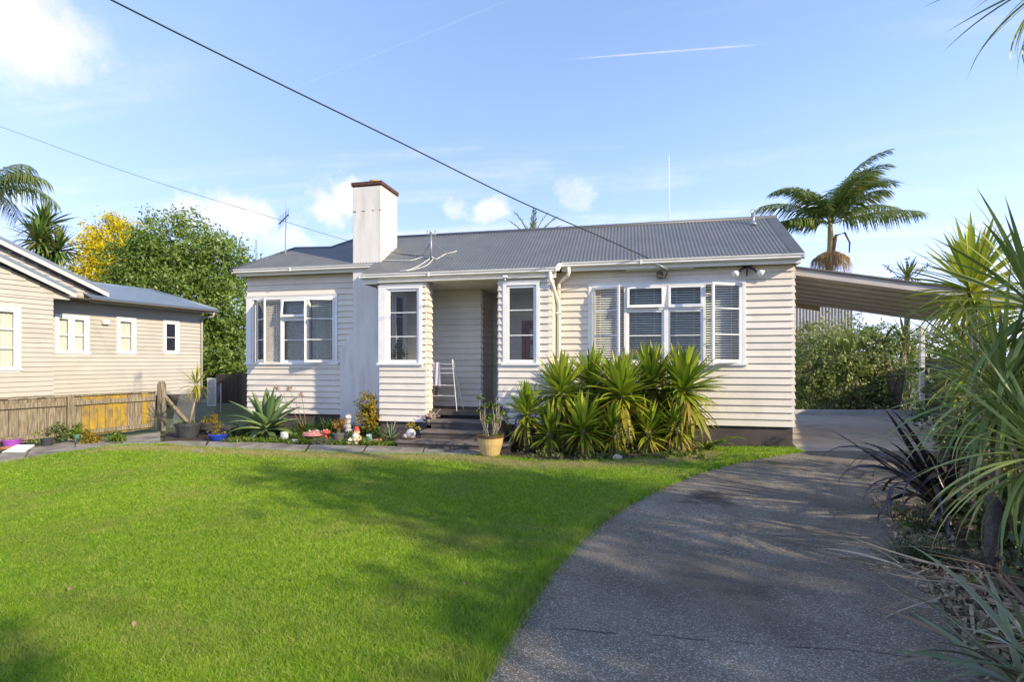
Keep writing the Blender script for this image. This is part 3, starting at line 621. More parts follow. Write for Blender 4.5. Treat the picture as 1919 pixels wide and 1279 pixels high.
for z in (.62, 1.2, 1.65, 2.1, 2.51): d.box(dx0+.12, dx1-.12, 1.84, 1.885, z, z+.12)
d.build('door_leaf', M_red, fd, bevel=.004)
d = MB(); d.box(dx0+.11, dx1-.11, 1.860, 1.866, .7, 2.6); d.build('door_glass', mat('obscure_glass', (.30, .31, .31), .25, .1, 9), fd)
d = MB(); d.tube([(dx1-.06, 1.84, 1.62), (dx1-.06, 1.79, 1.62)], .014); d.ell((dx1-.06, 1.775, 1.62), .03); d.build('door_handle', M_galv, fd, smooth=True)
d = MB(); d.box(PL+.05, PRR-.03, PV+.05, 1.84, .52, .60); d.build('porch_floor', M_step, house)
d = MB(); d.box(PL+.02, PRR-.02, PV+.26, 1.84, 3.405, 3.44); d.box(PL, PRR, -.66, PV+.258, 3.412, 3.43); d.build('porch_ceiling', M_soffit, house)
# pot plant and small white thing behind the left screen are their own things (further down)
# ---- foundations
d = MB(); d.box(RWL, -.012, .012, 5, -.05, Z0); d.build('foundation', M_found, house)
d = MB(); d.box(LWL+.012, -8.9, LV_+.012, 5, -.05, Z0); d.build('foundation', M_found, house)
d = MB(); d.box(PL+.012, PLR-.012, PV+.012, .8, -.05, Z0-.021); d.box(PRL+.012, PRR-.012, PV+.012, .8, -.05, Z0-.021); d.box(PLR, PRL, PV+.3, .82, -.05, .518); d.build('foundation', M_found, house)
# ---- chimney
CHV0, CHV1 = .05, .95; cx0, cx1 = U(661, CHV0), U(714, CHV0)
d = MB()
d.prism([(U(637, CHV0), CHV0, 0), (cx1, CHV0, 0), (cx1, CHV0, 2.45), (cx1-.003, CHV0, 5.82), (cx0, CHV0, 5.82), (cx0, CHV0, 2.44), (U(637, CHV0), CHV0, 1.97)], (0, 0, 0), (0, CHV1-CHV0, 0))
ch = d.build('chimney', M_stucco, house, bevel=.012)
d = MB(); d.box(cx0-.03, cx1+.03, CHV0-.03, CHV1+.03, 5.822, 5.91); d.box(cx0-.01, cx1+.01, CHV0-.01, CHV1+.01, 5.80, 5.819); d.build('chimney_cap', M_rust, ch, bevel=.01)
d = MB(); cc = ((cx0+cx1)/2, (CHV0+CHV1)/2+.0, 5.91); d.lathe(cc, [(.14, 0), (.135, .1), (.15, .12), (.15, .155), (.10, .155), (.10, .02)], 18); d.build('chimney_pot', M_ochre, ch, smooth=False)
d = MB()   # cracks where the render of the stack has opened
g = random.Random(4); xs = cx0
zc = Zv(690, 396, CHV0)
for i in range(16):
    x2 = xs+(cx1-cx0)/16
    if g.random() < .7: d.box(xs, x2-.004, CHV0-.0025, CHV0+.01, zc+g.uniform(-.006, .006), zc+.012+g.uniform(0, .014))
    xs = x2
d.build('crack', mat('crack_dark', (.05, .04, .035), .9), ch)
# ---- roof
RS = .60
def rz(v): return 3.76+RS*(v+.36)
def onroof(x, y): q = ray(x, y); t_ = (3.76+RS*(CAMY+.36)-H)/(q.z-RS*q.y); return CAM+q*t_
RV = 1.65
pA, pB, pC = onroof(553, 465), onroof(620, 464), onroof(661, 450)
HU0, HV0 = -12.80, -.06
mslope = (pC.y-pB.y)/(pC.x-pB.x); pDx = pB.x+(RV-pB.y)/mslope
def v1(u):
    if u < pA.x: return HV0+(u-HU0)/(pA.x-HU0)*(pA.y-HV0)
    if u < pB.x: return pA.y+(pB.y-pA.y)*(u-pA.x)/(pB.x-pA.x)
    if u < pDx: return pB.y+(u-pB.x)*mslope
    return RV
PGL, PGR = -8.98, -4.60
def corr(mb, ua, ub, va, step=.0127):
    n = int((ub-ua)/step); vs = []
    for i in range(n+1):
        u = ua+(ub-ua)*i/n; h = .0085*math.sin(u/.0762*2*math.pi); t1 = max(v1(u), va+.001)
        for v in (va, (va+t1)/2, t1): vs.append((u, v, rz(v)+h))
    mb.add(vs, [(3*i+j, 3*i+3+j, 3*i+4+j, 3*i+1+j) for i in range(n) for j in (0, 1)])
d = MB(); corr(d, HU0, PGL, HV0); corr(d, PGL, PGR, -.69); corr(d, PGR, -.02, -.37)
roof = d.build('roof', M_roof, house, smooth=True)
d = MB()   # hidden slopes behind the ridges
zb = 3.3
d.add([(pDx, RV, rz(RV)), (.1, RV, rz(RV)), (.1, 5.3, zb), (pDx, 5.3, zb)], [(0, 1, 2, 3)])
d.add([(pB.x, pB.y, pB.z), (pDx, RV, rz(RV)), (pDx, 5.3, zb), (pB.x-.6, 5.3, zb)], [(0, 1, 2, 3)])
d.add([(pA.x, pA.y, pA.z), (pB.x, pB.y, pB.z), (pB.x-.6, 5.3, zb), (HU0, 5.3, zb)], [(0, 1, 2, 3)])
d.add([(HU0, HV0, rz(HV0)), (pA.x, pA.y, pA.z), (HU0, 5.3, zb)], [(0, 1, 2)])
d.build('rear_roof_slope', M_roof, roof)
d = MB(); d.tube([(pDx, RV, rz(RV)-.02), (.1, RV, rz(RV)-.02)], .06, 10); d.tube([pA-Vector((0, 0, .015)), pB-Vector((0, 0, .015)), Vector((pDx, RV, rz(RV)-.02))], .045, 8); d.tube([(HU0, HV0, rz(HV0)-.02), pA-Vector((0, 0, .02))], .045, 8); d.build('ridge_cap', M_flash, roof, smooth=True)
d = MB(); d.prism([(-.13, -.38, rz(-.38)+.012), (.09, -.38, rz(-.38)+.014), (.09, -.38, rz(-.38)-.12), (.07, -.38, rz(-.38)-.12), (.07, -.38, rz(-.38)-.006), (-.13, -.38, rz(-.38)+.006)], (0, 0, 0), (0, RV+.38, RS*(RV+.38))); d.build('barge_flashing', M_flash, roof)
# gutters (ogee-like section), fascia and soffit
def gutter(u0, u1, vo, zt, endcap=True):
    mb = MB(); prof = [(vo+.115, zt-.092), (vo+.045, zt-.092), (vo+.018, zt-.075), (vo+.022, zt-.045), (vo+.006, zt-.03), (vo, zt-.004), (vo+.004, zt), (vo+.014, zt), (vo+.014, zt-.02), (vo+.03, zt-.07), (vo+.105, zt-.08), (vo+.105, zt-.012), (vo+.115, zt-.012)]
    mb.prism([(u0, a, b_) for a, b_ in prof], (0, 0, 0), (u1-u0, 0, 0))
    for e_ in (u0, u1): mb.box(e_-.004, e_+.004, vo+.004, vo+.115, zt-.09, zt-.001)
    x = u0+1.6
    while x < u1-.4: mb.box(x, x+.03, vo-.003, vo+.1, zt-.094, zt+.002); x += 2.9
    return mb.build('gutter', M_gutter, roof)
gutter(PGR+.05, .075, -.40, 3.745); gutter(PGL, PGR-.02, -.715, 3.60); gutter(-12.78, -9.0, -.06, 3.955)
d = MB(); d.box(PGR+.04, .06, -.284, -.26, 3.575, 3.73); d.box(PGR+.04, .05, -.259, -.03, 3.602, 3.62); d.build('soffit', M_soffit, roof)
d = MB(); d.box(.045, .068, -.258, RV, 3.58, 3.70); d.prism([(.045, -.25, 3.70), (.045, RV, rz(RV)-.06), (.045, RV, 3.70)], (0, 0, 0), (.02, 0, 0)); d.prism([(.045, 5.2, 3.3), (.045, RV, 3.70), (.045, RV, rz(RV)-.1)], (0, 0, 0), (.02, 0, 0)); d.build('gable_end', M_soffit, roof)
d = MB(); d.box(PGL+.02, PGR-.03, -.598, -.575, 3.40, 3.585); d.box(PGL+.02, PGL+.042, -.597, .04, 3.40, 3.60); d.build('soffit', M_soffit, roof)
d = MB(); d.box(-12.75, -9.0, .056, .08, 3.80, 3.94); d.box(-12.75, -9.0, .081, LV_-.03, 3.832, 3.85); d.box(-12.75, -12.73, .081, 5, 3.80, 3.9); d.build('soffit', M_soffit, roof)
# valley return gutter between porch and right wing + downpipes
d = MB(); d.prism([(PGR-.03, -.70, 3.52), (PGR+.05, -.70, 3.52), (PGR+.05, -.70, 3.60), (PGR-.03, -.70, 3.60)], (0, 0, 0), (0, .32, .14)); d.build('valley_gutter', M_gutter, roof)
d = MB(); x = PGR-.14; d.tube([(x, -.655, 3.51), (x, -.655, 3.34), (x+.03, -.64, 3.28), (-4.66, -.16, 2.98), (-4.64, -.085, 2.90), (-4.64, -.085, .1)], .042, 12); d.build('downpipe', M_gutter, roof, smooth=True)
d = MB(); x = PGR+.2; d.tube([(x, -.34, 3.65), (x, -.34, 3.53), (x-.03, -.32, 3.47), (-4.60, -.10, 3.40), (-4.64, -.085, 3.34), (-4.64, -.085, 2.92)], .04, 12); d.build('downpipe', M_gutter, roof, smooth=True)
d = MB()
for z in (2.7, 1.7, .8): d.box(-4.70, -4.58, -.135, -.03, z, z+.03)
d.build('pipe_clip', M_gutter, roof)
# ---- roof furniture
vp = onroof(1411, 420); d = MB(); d.tube([vp-Vector((0, 0, .1)), vp+Vector((0, 0, .24))], .038, 12); d.lathe(vp-Vector((0, 0, .03)), [(.10, 0), (.07, .05), (.045, .09), (.03, .09)], 14)
ring = [vp+Vector((.045*math.cos(a*.524), 0, .285+.045*math.sin(a*.524))) for a in range(13)]; d.tube(ring, .009, 6); d.build('vent_pipe', M_galv, roof, smooth=True)
# ---- steps
for (x0, x1, y0, y1, zt) in ((U(742, -1.9), U(957, -1.9), -1.92, PV+.3, .15), (U(787, -1.5), U(945, -1.5), -1.52, PV+.3, .30), (U(806, -1.0), U(937, -1.0), -1.02, PV+.3, .45)):
    d = MB(); d.box(x0+.02, x1-.02, y0+.03, y1, zt-.16 if zt > .2 else -.02, zt-.045); st = d.build('step', M_step, house)
    d = MB(); n = 3; wd = min(y1-y0, .45 if zt > .4 else .42)/n
    for i in range(n): d.box(x0, x1, y0+i*wd+.003, y0+(i+1)*wd-.003, zt-.044, zt+rnd.uniform(-.002, .002))
    d.build('tread', mat('tread_timber', (.15, .12, .10), .75, .3, 4, .3, 60, dirt=((.24, .20, .17), 3, .6), stretch=(.6, 4, 4)), st, bevel=.006)

# ---- fittings under the eaves (own things: they hang from the house)
t_ = thing('floodlight', (-.95, -.16, 3.44), 'black twin floodlight with pale lamp heads under the right eave', 'light')
b0 = onv(1400, 508, -.17); d = MB(); d.box(b0.x-.09, b0.x+.09, b0.y-.05, b0.y+.05, 3.555, 3.60); d.tube([b0+Vector((0, 0, .1)), b0+Vector((0, 0, -.1))], .018, 8); d.build('bracket', M_black, t_)
for s in (-1, 1):
    d = MB(); a = Vector((b0.x+s*.03, b0.y, 3.545)); e_ = a+Vector((s*.15, -.06, -.10)); d.tube([a, a.lerp(e_, .5)+Vector((0, 0, .012)), e_], [.02, .024, .03], 8); d.build('lamp_arm', M_black, t_, smooth=True)
    d = MB(); ax = (e_-a).normalized(); d.tube([e_, e_+ax*.05, e_+ax*.11], [.035, .065, .075], 12); d.build('lamp_head', mat('lamp_glass', (.75, .76, .72), .2, .05, 9), t_, smooth=True)
t_ = thing('power_inlet', (-2.5, -.2, 3.4), 'dark power line entry with looped cable hanging under the eave', 'fitting')
p0 = onv(1242, 500, -.34); p1 = onv(1237, 516, -.18)
d = MB(); d.tube([p0+Vector((-.13, -.06, .05)), p0+Vector((.10, .08, -.05))], .022, 8); d.build('insulator', M_galv, t_, smooth=True)
d = MB(); d.tube([p0+Vector((.08, .06, -.04)), p0+Vector((.09, .08, -.12)), p1+Vector((.10, 0, -.06)), p1+Vector((0, 0, -.075)), p1], .010, 8); d.build('cable_loop', M_cable, t_, smooth=True)
d = MB(); d.box(p1.x-.07, p1.x+.06, p1.y-.05, p1.y+.06, p1.z-.06, p1.z+.06); d.tube([p1+Vector((0, 0, .05)), p1+Vector((0, 0, .13))], .012, 8); d.build('junction_box', mat('brown_box', (.075, .05, .035), .6), t_, bevel=.012)
t_ = thing('strip_light', (-2.4, -.15, 3.57), 'long white batten strip fixed beneath the right eave', 'light')
a = onv(1172, 505.5, -.17); b_ = onv(1300, 502, -.17); d = MB(); d.box(a.x, b_.x, -.20, -.14, 3.558, 3.60); d.build('batten', M_trim, t_)
t_ = thing('porch_light', (-5.6, -.62, 3.3), 'small white lamp fixed under the porch eave', 'light')
q = onv(947, 520, -.62); d = MB(); d.box(q.x-.05, q.x+.05, -.66, -.60, q.z-.03, q.z+.05); d.build('lamp_base', M_trim, t_, bevel=.006)
d = MB(); d.lathe((q.x, -.63, q.z-.075), [(.012, 0), (.024, .01), (.026, .045), (.01, .046)], 12); d.build('bulb', M_white, t_, smooth=True)

# ---- wires and aerials
def wire(name, label, pts, r, m):
    mb = MB(); mb.tube(catmull([dep(*p) for p in pts], 8), r, 6); o = mb.build(name, m, smooth=True); o['label'] = label; o['category'] = 'cable'; return o
wire('power_cable', 'thick black overhead power cable running down to the right eave', [(1228, 490, 10.85), (1110, 437, 10.2), (960, 371, 9.3), (740, 262, 8.1), (500, 145, 7.0), (210, 0, 5.9), (-200, -210, 4.8), (-900, -560, 3.7)], .0105, M_cable)
wire('phone_cable', 'thin grey overhead cable reaching the bracket on the roof', [(806, 480, 12.35), (740, 474, 12.6), (640, 448, 13.0), (520, 411, 13.4), (250, 327, 14.2), (0, 237, 15), (-400, 95, 16.2)], .0055, M_cable)
q = onroof(808, 486); t_ = thing('roof_bracket', tuple(q), 'galvanised cable bracket with stays standing on the porch roof', 'bracket')
d = MB(); d.tube([q-Vector((0, 0, .03)), q+Vector((0, 0, .62))], .022, 8); d.tube([q+Vector((-.10, 0, .56)), q+Vector((.12, 0, .56))], .014, 6)
for s in (-.09, -.03, .10): d.tube([q+Vector((s, 0, .54)), q+Vector((s, 0, .66))], .013, 6)
d.build('mast', M_galv, t_, smooth=True)
for p in ((850, 484), (792, 480)):
    e_ = onroof(*p); d = MB(); d.tube([q+Vector((0, 0, .40)), e_], .011, 6); d.build('stay', M_galv, t_)
for pl in ([(790, 484), (770, 490), (740, 490), (718, 489)], [(806, 486), (785, 500), (765, 508), (748, 510)], [(812, 486), (800, 499), (780, 506), (762, 510)], [(818, 487), (835, 478), (848, 475), (856, 472)]):
    pts = [onroof(*p)+Vector((0, 0, .02)) for p in pl]; d = MB(); d.tube(catmull([q+Vector((0, 0, .06))]+pts, 5), .009, 6); d.build('loose_cable', M_wcable, t_, smooth=True)
q = dep(536, 468, 13.9); t_ = thing('tv_aerial', tuple(q), 'television aerial on a crooked pole behind the left roof hip', 'aerial')
d = MB(); d.tube([q-Vector((0, 0, .5)), q+Vector((-.02, 0, .3)), q+Vector((0, 0, .62)), q+Vector((0, 0, .86)), q+Vector((-.01, 0, 1.30))], [.014, .014, .013, .01, .003], 6); d.build('mast', M_galv, t_)
d = MB(); c0 = q+Vector((-.17, -.05, .66)); c1 = q+Vector((.06, .02, .92)); d.tube([c0, c1], .016, 6)
for i in range(7):
    p = c0.lerp(c1, i/6); d.tube([p+Vector((0, 0, -.16+.01*i)), p+Vector((0, 0, .2-.01*i))], .004, 5)
d.build('antenna_array', M_black, t_)
q = dep(480, 486, 14.4); o = MB().tube([q-Vector((0, 0, .6)), q+Vector((0, 0, .52))], .014, 6).build('pole', M_galv); o['label'] = 'short grey pole rising beside the big green tree'; o['category'] = 'pole'
q = dep(1254, 416, 13.4); o = MB().tube([q-Vector((0, 0, .5)), q+Vector((0, 0, .6)), q+Vector((0, 0, 1.68))], [.016, .011, .004], 6).build('whip_aerial', M_galv); o['label'] = 'tall thin whip aerial rising behind the main roof ridge'; o['category'] = 'aerial'

# ================================================================== carport
cp = thing('carport', (2.2, 2.2, 0), 'grey lean-to carport roof attached to the right side of the house', 'carport')
def cz_(u): return 3.59-.178*u
CU = 4.4
d = MB(); d.prism([(.03, 0, cz_(.03)), (CU, 0, cz_(CU)), (CU, 0, cz_(CU)-.03), (.03, 0, cz_(.03)-.03)], (0, .08, 0), (0, 4.55, 0)); d.build('roof_sheet', mat('carport_sheet', (.12, .105, .10), .6, .15, 4), cp)
d = MB(); d.prism([(.03, 0, cz_(.03)-.035), (CU, 0, cz_(CU)-.035), (CU, 0, cz_(CU)-.175), (.03, 0, cz_(.03)-.175)], (0, .12, 0), (0, .165, 0)); d.build('front_fascia', M_cbeam, cp)
for i in range(15):
    v = .22+i*.29; zz_ = .032+(.03 if i % 2 else 0); d = MB(); d.prism([(.03, 0, cz_(.03)-zz_), (CU, 0, cz_(CU)-zz_), (CU, 0, cz_(CU)-zz_-.028), (.03, 0, cz_(.03)-zz_-.028)], (0, v, 0), (0, v+.283, 0)); d.build('ceiling_board', M_under, cp)
d = MB(); d.prism([(.03, 0, cz_(.03)-.06), (1.9, 0, cz_(1.9)-.06), (1.9, 0, cz_(1.9)-.20), (.03, 0, cz_(.03)-.20)], (0, 4.5, 0), (0, 4.55, 0)); d.build('rear_beam', M_ctim, cp)
for v in (.2, 4.36):
    d = MB(); d.box(CU-.16, CU-.06, v, v+.1, .0, cz_(CU)-.18); d.build('post', M_trim, cp, bevel=.006)
# low concrete kerb and shed wall at the back of the pad
a, b_ = rd(8.75, 16.5), rd(12.9, 16.4); o = MB().prism([tuple(a), tuple(b_), tuple(b_+Vector((0, .22, 0))), tuple(a+Vector((0, .22, 0)))], (0, 0, -.05), (0, 0, .17)).build('kerb', M_kerb, bevel=.02); o['label'] = 'low grey concrete kerb across the back of the carport pad'; o['category'] = 'kerb'
sh = thing('shed', tuple(rd(11, 21)), 'grey corrugated iron shed behind the shrubs past the carport', 'shed')
a, b_ = rd(9.4, 20.2), rd(12.9, 20.2); n = 130; vs = []
for i in range(n+1):
    p = a.lerp(b_, i/n); dz = .02*math.sin(i*1.4)
    vs += [(p.x, p.y+dz, 0), (p.x, p.y+dz, 3.9)]
MB().add(vs, [(2*i, 2*i+2, 2*i+3, 2*i+1) for i in range(n)]).build('wall', mat('shed_iron', (.30, .29, .30), .5, .1, 4), sh)
MB().prism([tuple(a+Vector((-.2, -.2, 3.9))), tuple(b_+Vector((.2, -.2, 3.9))), tuple(b_+Vector((.2, 3, 4.3))), tuple(a+Vector((-.2, 3, 4.3)))], (0, 0, 0), (0, 0, .06)).build('roof', M_roof, sh)
# dark paling fence on the right boundary
fr = thing('boundary_fence', tuple(rd(10.6, 12.5)), 'grey weathered paling fence behind the plants right of the drive', 'fence')
a, b_ = rd(13.0, 16.9), rd(8.3, 7.4); n = 62
Mx, ln = wallmat(b_.to_2d(), a.to_2d())
for i in range(n):
    s = i*ln/n; k = MB(); k.M = Mx; k.box(s, s+ln/n-.002, rnd.uniform(-.006, .006), .02, .03, 1.75+rnd.uniform(-.015, .015)); k.build('paling', mat('grey_paling', (.13, .115, .105), .9, .3, 6, .3, 40, stretch=(9, 9, .8)), fr)
k = MB(); k.M = Mx; k.box(0, ln, .021, .06, .4, .5); k.box(0, ln, .021, .06, 1.35, 1.45); k.build('rail', M_dktim, fr)

# ================================================================== neighbouring house
NA = rd(-14.35, 16.8).to_2d(); NBv = (rd(-14.35+math.sin(R_(20.6)), 16.8+math.cos(R_(20.6))).to_2d()-NA)
NM, _ = wallmat(NA, NA+NBv)
nb = thing('neighbour_house', tuple((NM @ Vector((2, 2, 0)))), 'beige weatherboard house with blue-grey roof beyond the timber fence', 'house')
def nwall(s0, s1, y, z0, ztop, holes=(), rake=None, name='wall'):
    """weatherboards in the neighbour's frame; rake = ((s,z),(s,z)) cuts the right ends along a gable slope"""
    Mx = NM @ Matrix.Translation((0, y, 0)); mb = MB(); mb.M = Mx
    def lim(z):
        if not rake: return s1
        (sa, za), (sb_, zb_) = rake; return min(s1, sa+(sb_-sa)*(z-za)/(zb_-za)) if z > min(za, zb_) else s1
    if rake:
        zr = min(rake[0][1], rake[1][1]); lining(mb, s0, s1, z0, zr, holes); mb.prism([(s0, .001, zr), (lim(zr), .001, zr), (max(s0+.01, lim(ztop)), .001, ztop), (s0, .001, ztop)], (0, 0, 0), (0, .05, 0))
    else: lining(mb, s0, s1, z0, ztop, holes)
    wl = mb.build(name, M_nwall, nb); c = .14
    for i in range(int((ztop-z0)/c+.999)):
        za = z0+i*c; zb_ = min(za+c, ztop)
        if zb_-za < .02: continue
        segs = [(s0, lim((za+zb_)/2))]
        for h in holes:
            if h[2] < (za+zb_)/2 < h[3]: segs = [q for s in segs for q in (((s[0], min(s[1], h[0])), (max(s[0], h[1]), s[1]))) if q[1]-q[0] > .02]
        for a_, e_ in segs:
            if e_-a_ < .03: continue
            k = MB(); k.M = Mx; k.prism([(a_, 0, za), (a_, -.042, za), (a_, -.042, za+.004), (a_, -.008, zb_+.015), (a_, 0, zb_+.015)], (0, 0, 0), (e_-a_, 0, 0)); k.build('weatherboard', M_nwall, wl)
W2, W3, W4 = (-.06, .93, 1.92, 3.16), (1.80, 2.46, 1.94, 3.20), (3.48, 4.11, 1.98, 3.22)
nwall(-.6, 5.12, 0, .40, 3.66, [(q[0]+.02, q[1]-.02, q[2]+.01, q[3]-.01) for q in (W2, W3, W4)])
nwall(-4.6, 1.2, .003, 3.66, 5.9, rake=((1.05, 3.90), (-3.6, 5.9)), name='gable')
AY = -1.0
nwall(-7, -.64, AY, .40, 3.55, [(-3.2, -1.46, 1.43, 3.19)]); nwall(-7, -.2, AY+.003, 3.55, 5.4, rake=((-.40, 3.66), (-4.6, 5.4)), name='gable')
k = MB(); k.M = NM; k.box(-.66, -.60, AY+.06, 0, .4, 3.6); k.build('return_wall', M_nwall, nb)
window(nb, NM, W2[0], W2[1], W2[2], W2[3], [(W2[0]+.09, .38, 'two'), (.47, W2[1]-.09, 'two')], blind=False, trim=.10, curtain=True)
window(nb, NM, W3[0], W3[1], W3[2], W3[3], [(W3[0]+.09, W3[1]-.09, 'two')], blind=False, trim=.10, curtain=True)
sw = window(nb, NM, W4[0], W4[1], W4[2], W4[3], [(W4[0]+.09, W4[1]-.09, 'two')], blind=False, trim=.10)
window(nb, NM @ Matrix.Translation((0, AY, 0)), -3.24, -1.44, 1.42, 3.20, [(-3.15, -2.4, ' '), (-2.33, -1.54, ' ')], blind=False, trim=.11, curtain=True)
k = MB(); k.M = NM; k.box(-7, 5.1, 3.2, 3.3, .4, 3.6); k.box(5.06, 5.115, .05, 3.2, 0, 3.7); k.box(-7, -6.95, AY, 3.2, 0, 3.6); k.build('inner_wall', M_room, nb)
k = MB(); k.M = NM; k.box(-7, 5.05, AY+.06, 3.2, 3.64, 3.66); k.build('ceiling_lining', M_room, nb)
k = MB(); k.M = NM; k.box(-6.9, 5.1, .02, 3.2, -.05, .40); k.box(-6.9, -.66, AY+.02, .0, -.05, .40); k.build('foundation', M_dktim, nb)
def rakeroof(pts, y0, y1, th, fasc, m=M_nroof):
    """gable slope: roof slab following pts (s,z) from eave to apex, from y0 (front) back to y1, with a pale barge board"""
    (sa, za), (sb_, zb_) = pts
    k = MB(); k.M = NM; k.prism([(sa, y0, za), (sb_, y0, zb_), (sb_, y0, zb_+th), (sa, y0, za+th)], (0, -.02, 0), (0, y1-y0, 0)); r_ = k.build('roof', m, nb)
    k = MB(); k.M = NM; k.prism([(sa, y0, za-fasc), (sb_, y0, zb_-fasc), (sb_, y0, zb_-.004), (sa, y0, za-.004)], (0, -.005, 0), (0, .03, 0)); k.build('barge_board', mat('barge_cream', (.70, .62, .53), .5, .05, 4), r_)
    k = MB(); k.M = NM; k.prism([(sa, y0, za-.03), (sb_, y0, zb_-.03), (sb_, y0, zb_-.012), (sa, y0, za-.012)], (0, .035, 0), (0, .5, 0)); k.build('verge_soffit', M_nwall, r_)
rakeroof(((1.38, 3.98), (-3.6, 6.0)), -.30, 5, .09, .13); rakeroof(((-.17, 3.74), (-4.6, 5.62)), AY-.25, .5, .09, .12)
k = MB(); k.M = NM   # hipped lower roof over the far part
e0, e1 = (.70, -.45, 3.76), (5.45, -.45, 3.78); r0_, r1_ = (.95, 1.5, 4.48), (4.2, 1.5, 4.49); b1 = (5.45, 3.6, 3.78); b0_ = (.7, 3.6, 3.78)
k.add([e0, e1, r1_, r0_, b1, b0_, (.70, -.45, 3.70), (5.45, -.45, 3.72), (5.45, 3.6, 3.72)], [(0, 1, 2, 3), (1, 4, 2), (2, 4, 5, 3), (6, 7, 1, 0), (7, 8, 4, 1)]); hr = k.build('hip_roof', M_nroof, nb)
k = MB(); k.M = NM; k.box(.68, 5.46, -.56, -.45, 3.66, 3.77); k.build('gutter', M_nroof2, hr)
k = MB(); k.M = NM; k.box(.70, 5.44, -.449, -.42, 3.60, 3.70); k.box(.70, 5.40, -.42, -.03, 3.662, 3.68); k.build('fascia', mat('barge_cream', (.7, .62, .53)), hr)
k = MB(); k.M = NM; k.box(4.0, 4.1, 1.45, 1.55, 4.44, 4.5); k.tube([r0_, r1_], .06, 8); k.tube([r1_, e1], .05, 8); k.build('ridge_cap', M_nroof, hr, smooth=True)
k = MB(); k.M = NM; k.tube([(5.25, -.5, 3.66), (5.25, -.48, 3.50), (5.08, -.09, 3.42), (5.06, -.07, 3.3), (5.06, -.07, .2)], .04, 10); k.build('downpipe', M_nwall, nb, smooth=True)
k = MB(); k.M = NM; k.box(1.30, 1.52, -.14, -.02, 2.93, 3.08); k.build('wall_lamp', M_white, nb, bevel=.02)

# ================================================================== timber fence, post, gate
fa, fb = rd(-10.6, 9.35).to_2d(), rd(-8.62, 12.9).to_2d(); fn = thing('timber_fence', (fa.x, fa.y, 0), 'low weathered timber fence with orange lichen before the beige house', 'fence')
FM, fl_ = wallmat(fa, fb)      # outward = towards the lawn
n = int(fl_/.15)
for i in range(n):
    s = i*fl_/n; k = MB(); k.M = FM; m_ = M_lichen if 2.45 < s < 3.35 or (3.5 < s < 3.9 and i % 2) else M_timber; k.box(s+.002, s+fl_/n-.004, rnd.uniform(-.004, .004), .022, .06+rnd.uniform(-.02, .02), .93+rnd.uniform(-.015, .015)); k.build('paling', m_, fn)
for (s0, s1) in ((0, 2.28), (2.42, fl_-.02)):
    for (za, zb_, yy) in ((.74, .84, -.055), (.10, .19, -.05)): k = MB(); k.M = FM; k.box(s0, s1, yy, -.006, za, zb_); k.build('rail', M_timber, fn)
k = MB(); k.M = FM; k.box(0, fl_, -.06, .03, .935, .965); k.build('capping', M_timber, fn)
for s in (2.29,): k = MB(); k.M = FM; k.box(s, s+.12, -.075, -.002, 0, .93); k.build('post', M_timber, fn)
pp = thing('gate_post', tuple(rd(-8.5, 12.95)), 'thick weathered post with slanting brace at the end of the fence', 'post')
q = rd(-8.5, 12.95); k = MB(); k.tube([q, q+Vector((0, 0, 1.12)), q+Vector((0, 0, 1.19))], [.10, .095, .06], 12); k.build('post_shaft', M_timber, pp)
e_ = rd(-7.95, 13.15); k = MB(); a = q+Vector((.05, 0, .85)); k.tube([a, e_+Vector((0, 0, .1))], .055, 4); k.build('brace', M_timber, pp)
cw = thing('chain_link_fence', tuple(rd(-8.9, 15)), 'rusty chain link netting between the fence post and beige house', 'fence'); k = MB(); a = rd(-8.45, 13.2); b_ = rd(-9.6, 17.6); n = 60
for i in range(n):
    for s in (-1, 1):
        t0_ = i/n; t1_ = t0_+s*.16; u0, u1 = (t0_, t1_)
        if 0 <= t1_ <= 1: k.tube([a.lerp(b_, u0)+Vector((0, 0, .03)), a.lerp(b_, u1)+Vector((0, 0, .85))], .003, 3)
k.build('netting', M_galv, cw, kind='stuff'); k = MB(); k.tube([a+Vector((0, 0, .86)), b_+Vector((0, 0, .86))], .006, 5); k.tube([b_, b_+Vector((0, 0, .95))], .03, 6); k.build('top_wire', M_galv, cw)
gt = thing('side_gate', tuple(rd(-10.9, 20)), 'dark timber paling gate between the two houses', 'gate')
ga = dep(404, 757, 20.8); gb = dep(452, 757, 20.4); ga.z = gb.z = 0; GM, gl = wallmat(ga.to_2d(), gb.to_2d())
for i in range(7): k = MB(); k.M = GM; k.box(i*gl/7+.006, (i+1)*gl/7-.012, 0, .022, .05, 1.18+rnd.uniform(-.02, .02)); k.build('paling', M_dktim, gt)
k = MB(); k.M = GM; k.box(0, gl, .023, .06, .25, .34); k.box(0, gl, .023, .06, .9, .99); k.box(gl*.93, gl*1.02, -.02, .07, 0, 1.25); k.build('gate_frame', M_dktim, gt)
sf = thing('side_fence', tuple(gb), 'short dark paling fence joining gate and left wing', 'fence')
e_ = rd(-8.5, 17.2); SMx, sl_n = wallmat(gb.to_2d(), e_.to_2d())
for i in range(14): k = MB(); k.M = SMx; k.box(.15+i*sl_n/14, .15+(i+1)*sl_n/14-.035, 0, .022, .05, 1.25+rnd.uniform(-.06, .03)); k.build('paling', M_dktim, sf)
k = MB(); k.M = SMx; k.box(.1, sl_n, .023, .06, .3, .4); k.box(.1, sl_n, .023, .06, .95, 1.05); k.build('rail', M_dktim, sf)
ws = thing('white_screen', tuple(rd(-11.2, 20)), 'white framed screen leaning by the corner of the beige house', 'screen')
a = dep(388, 752, 20); a.z = .05; k = MB()
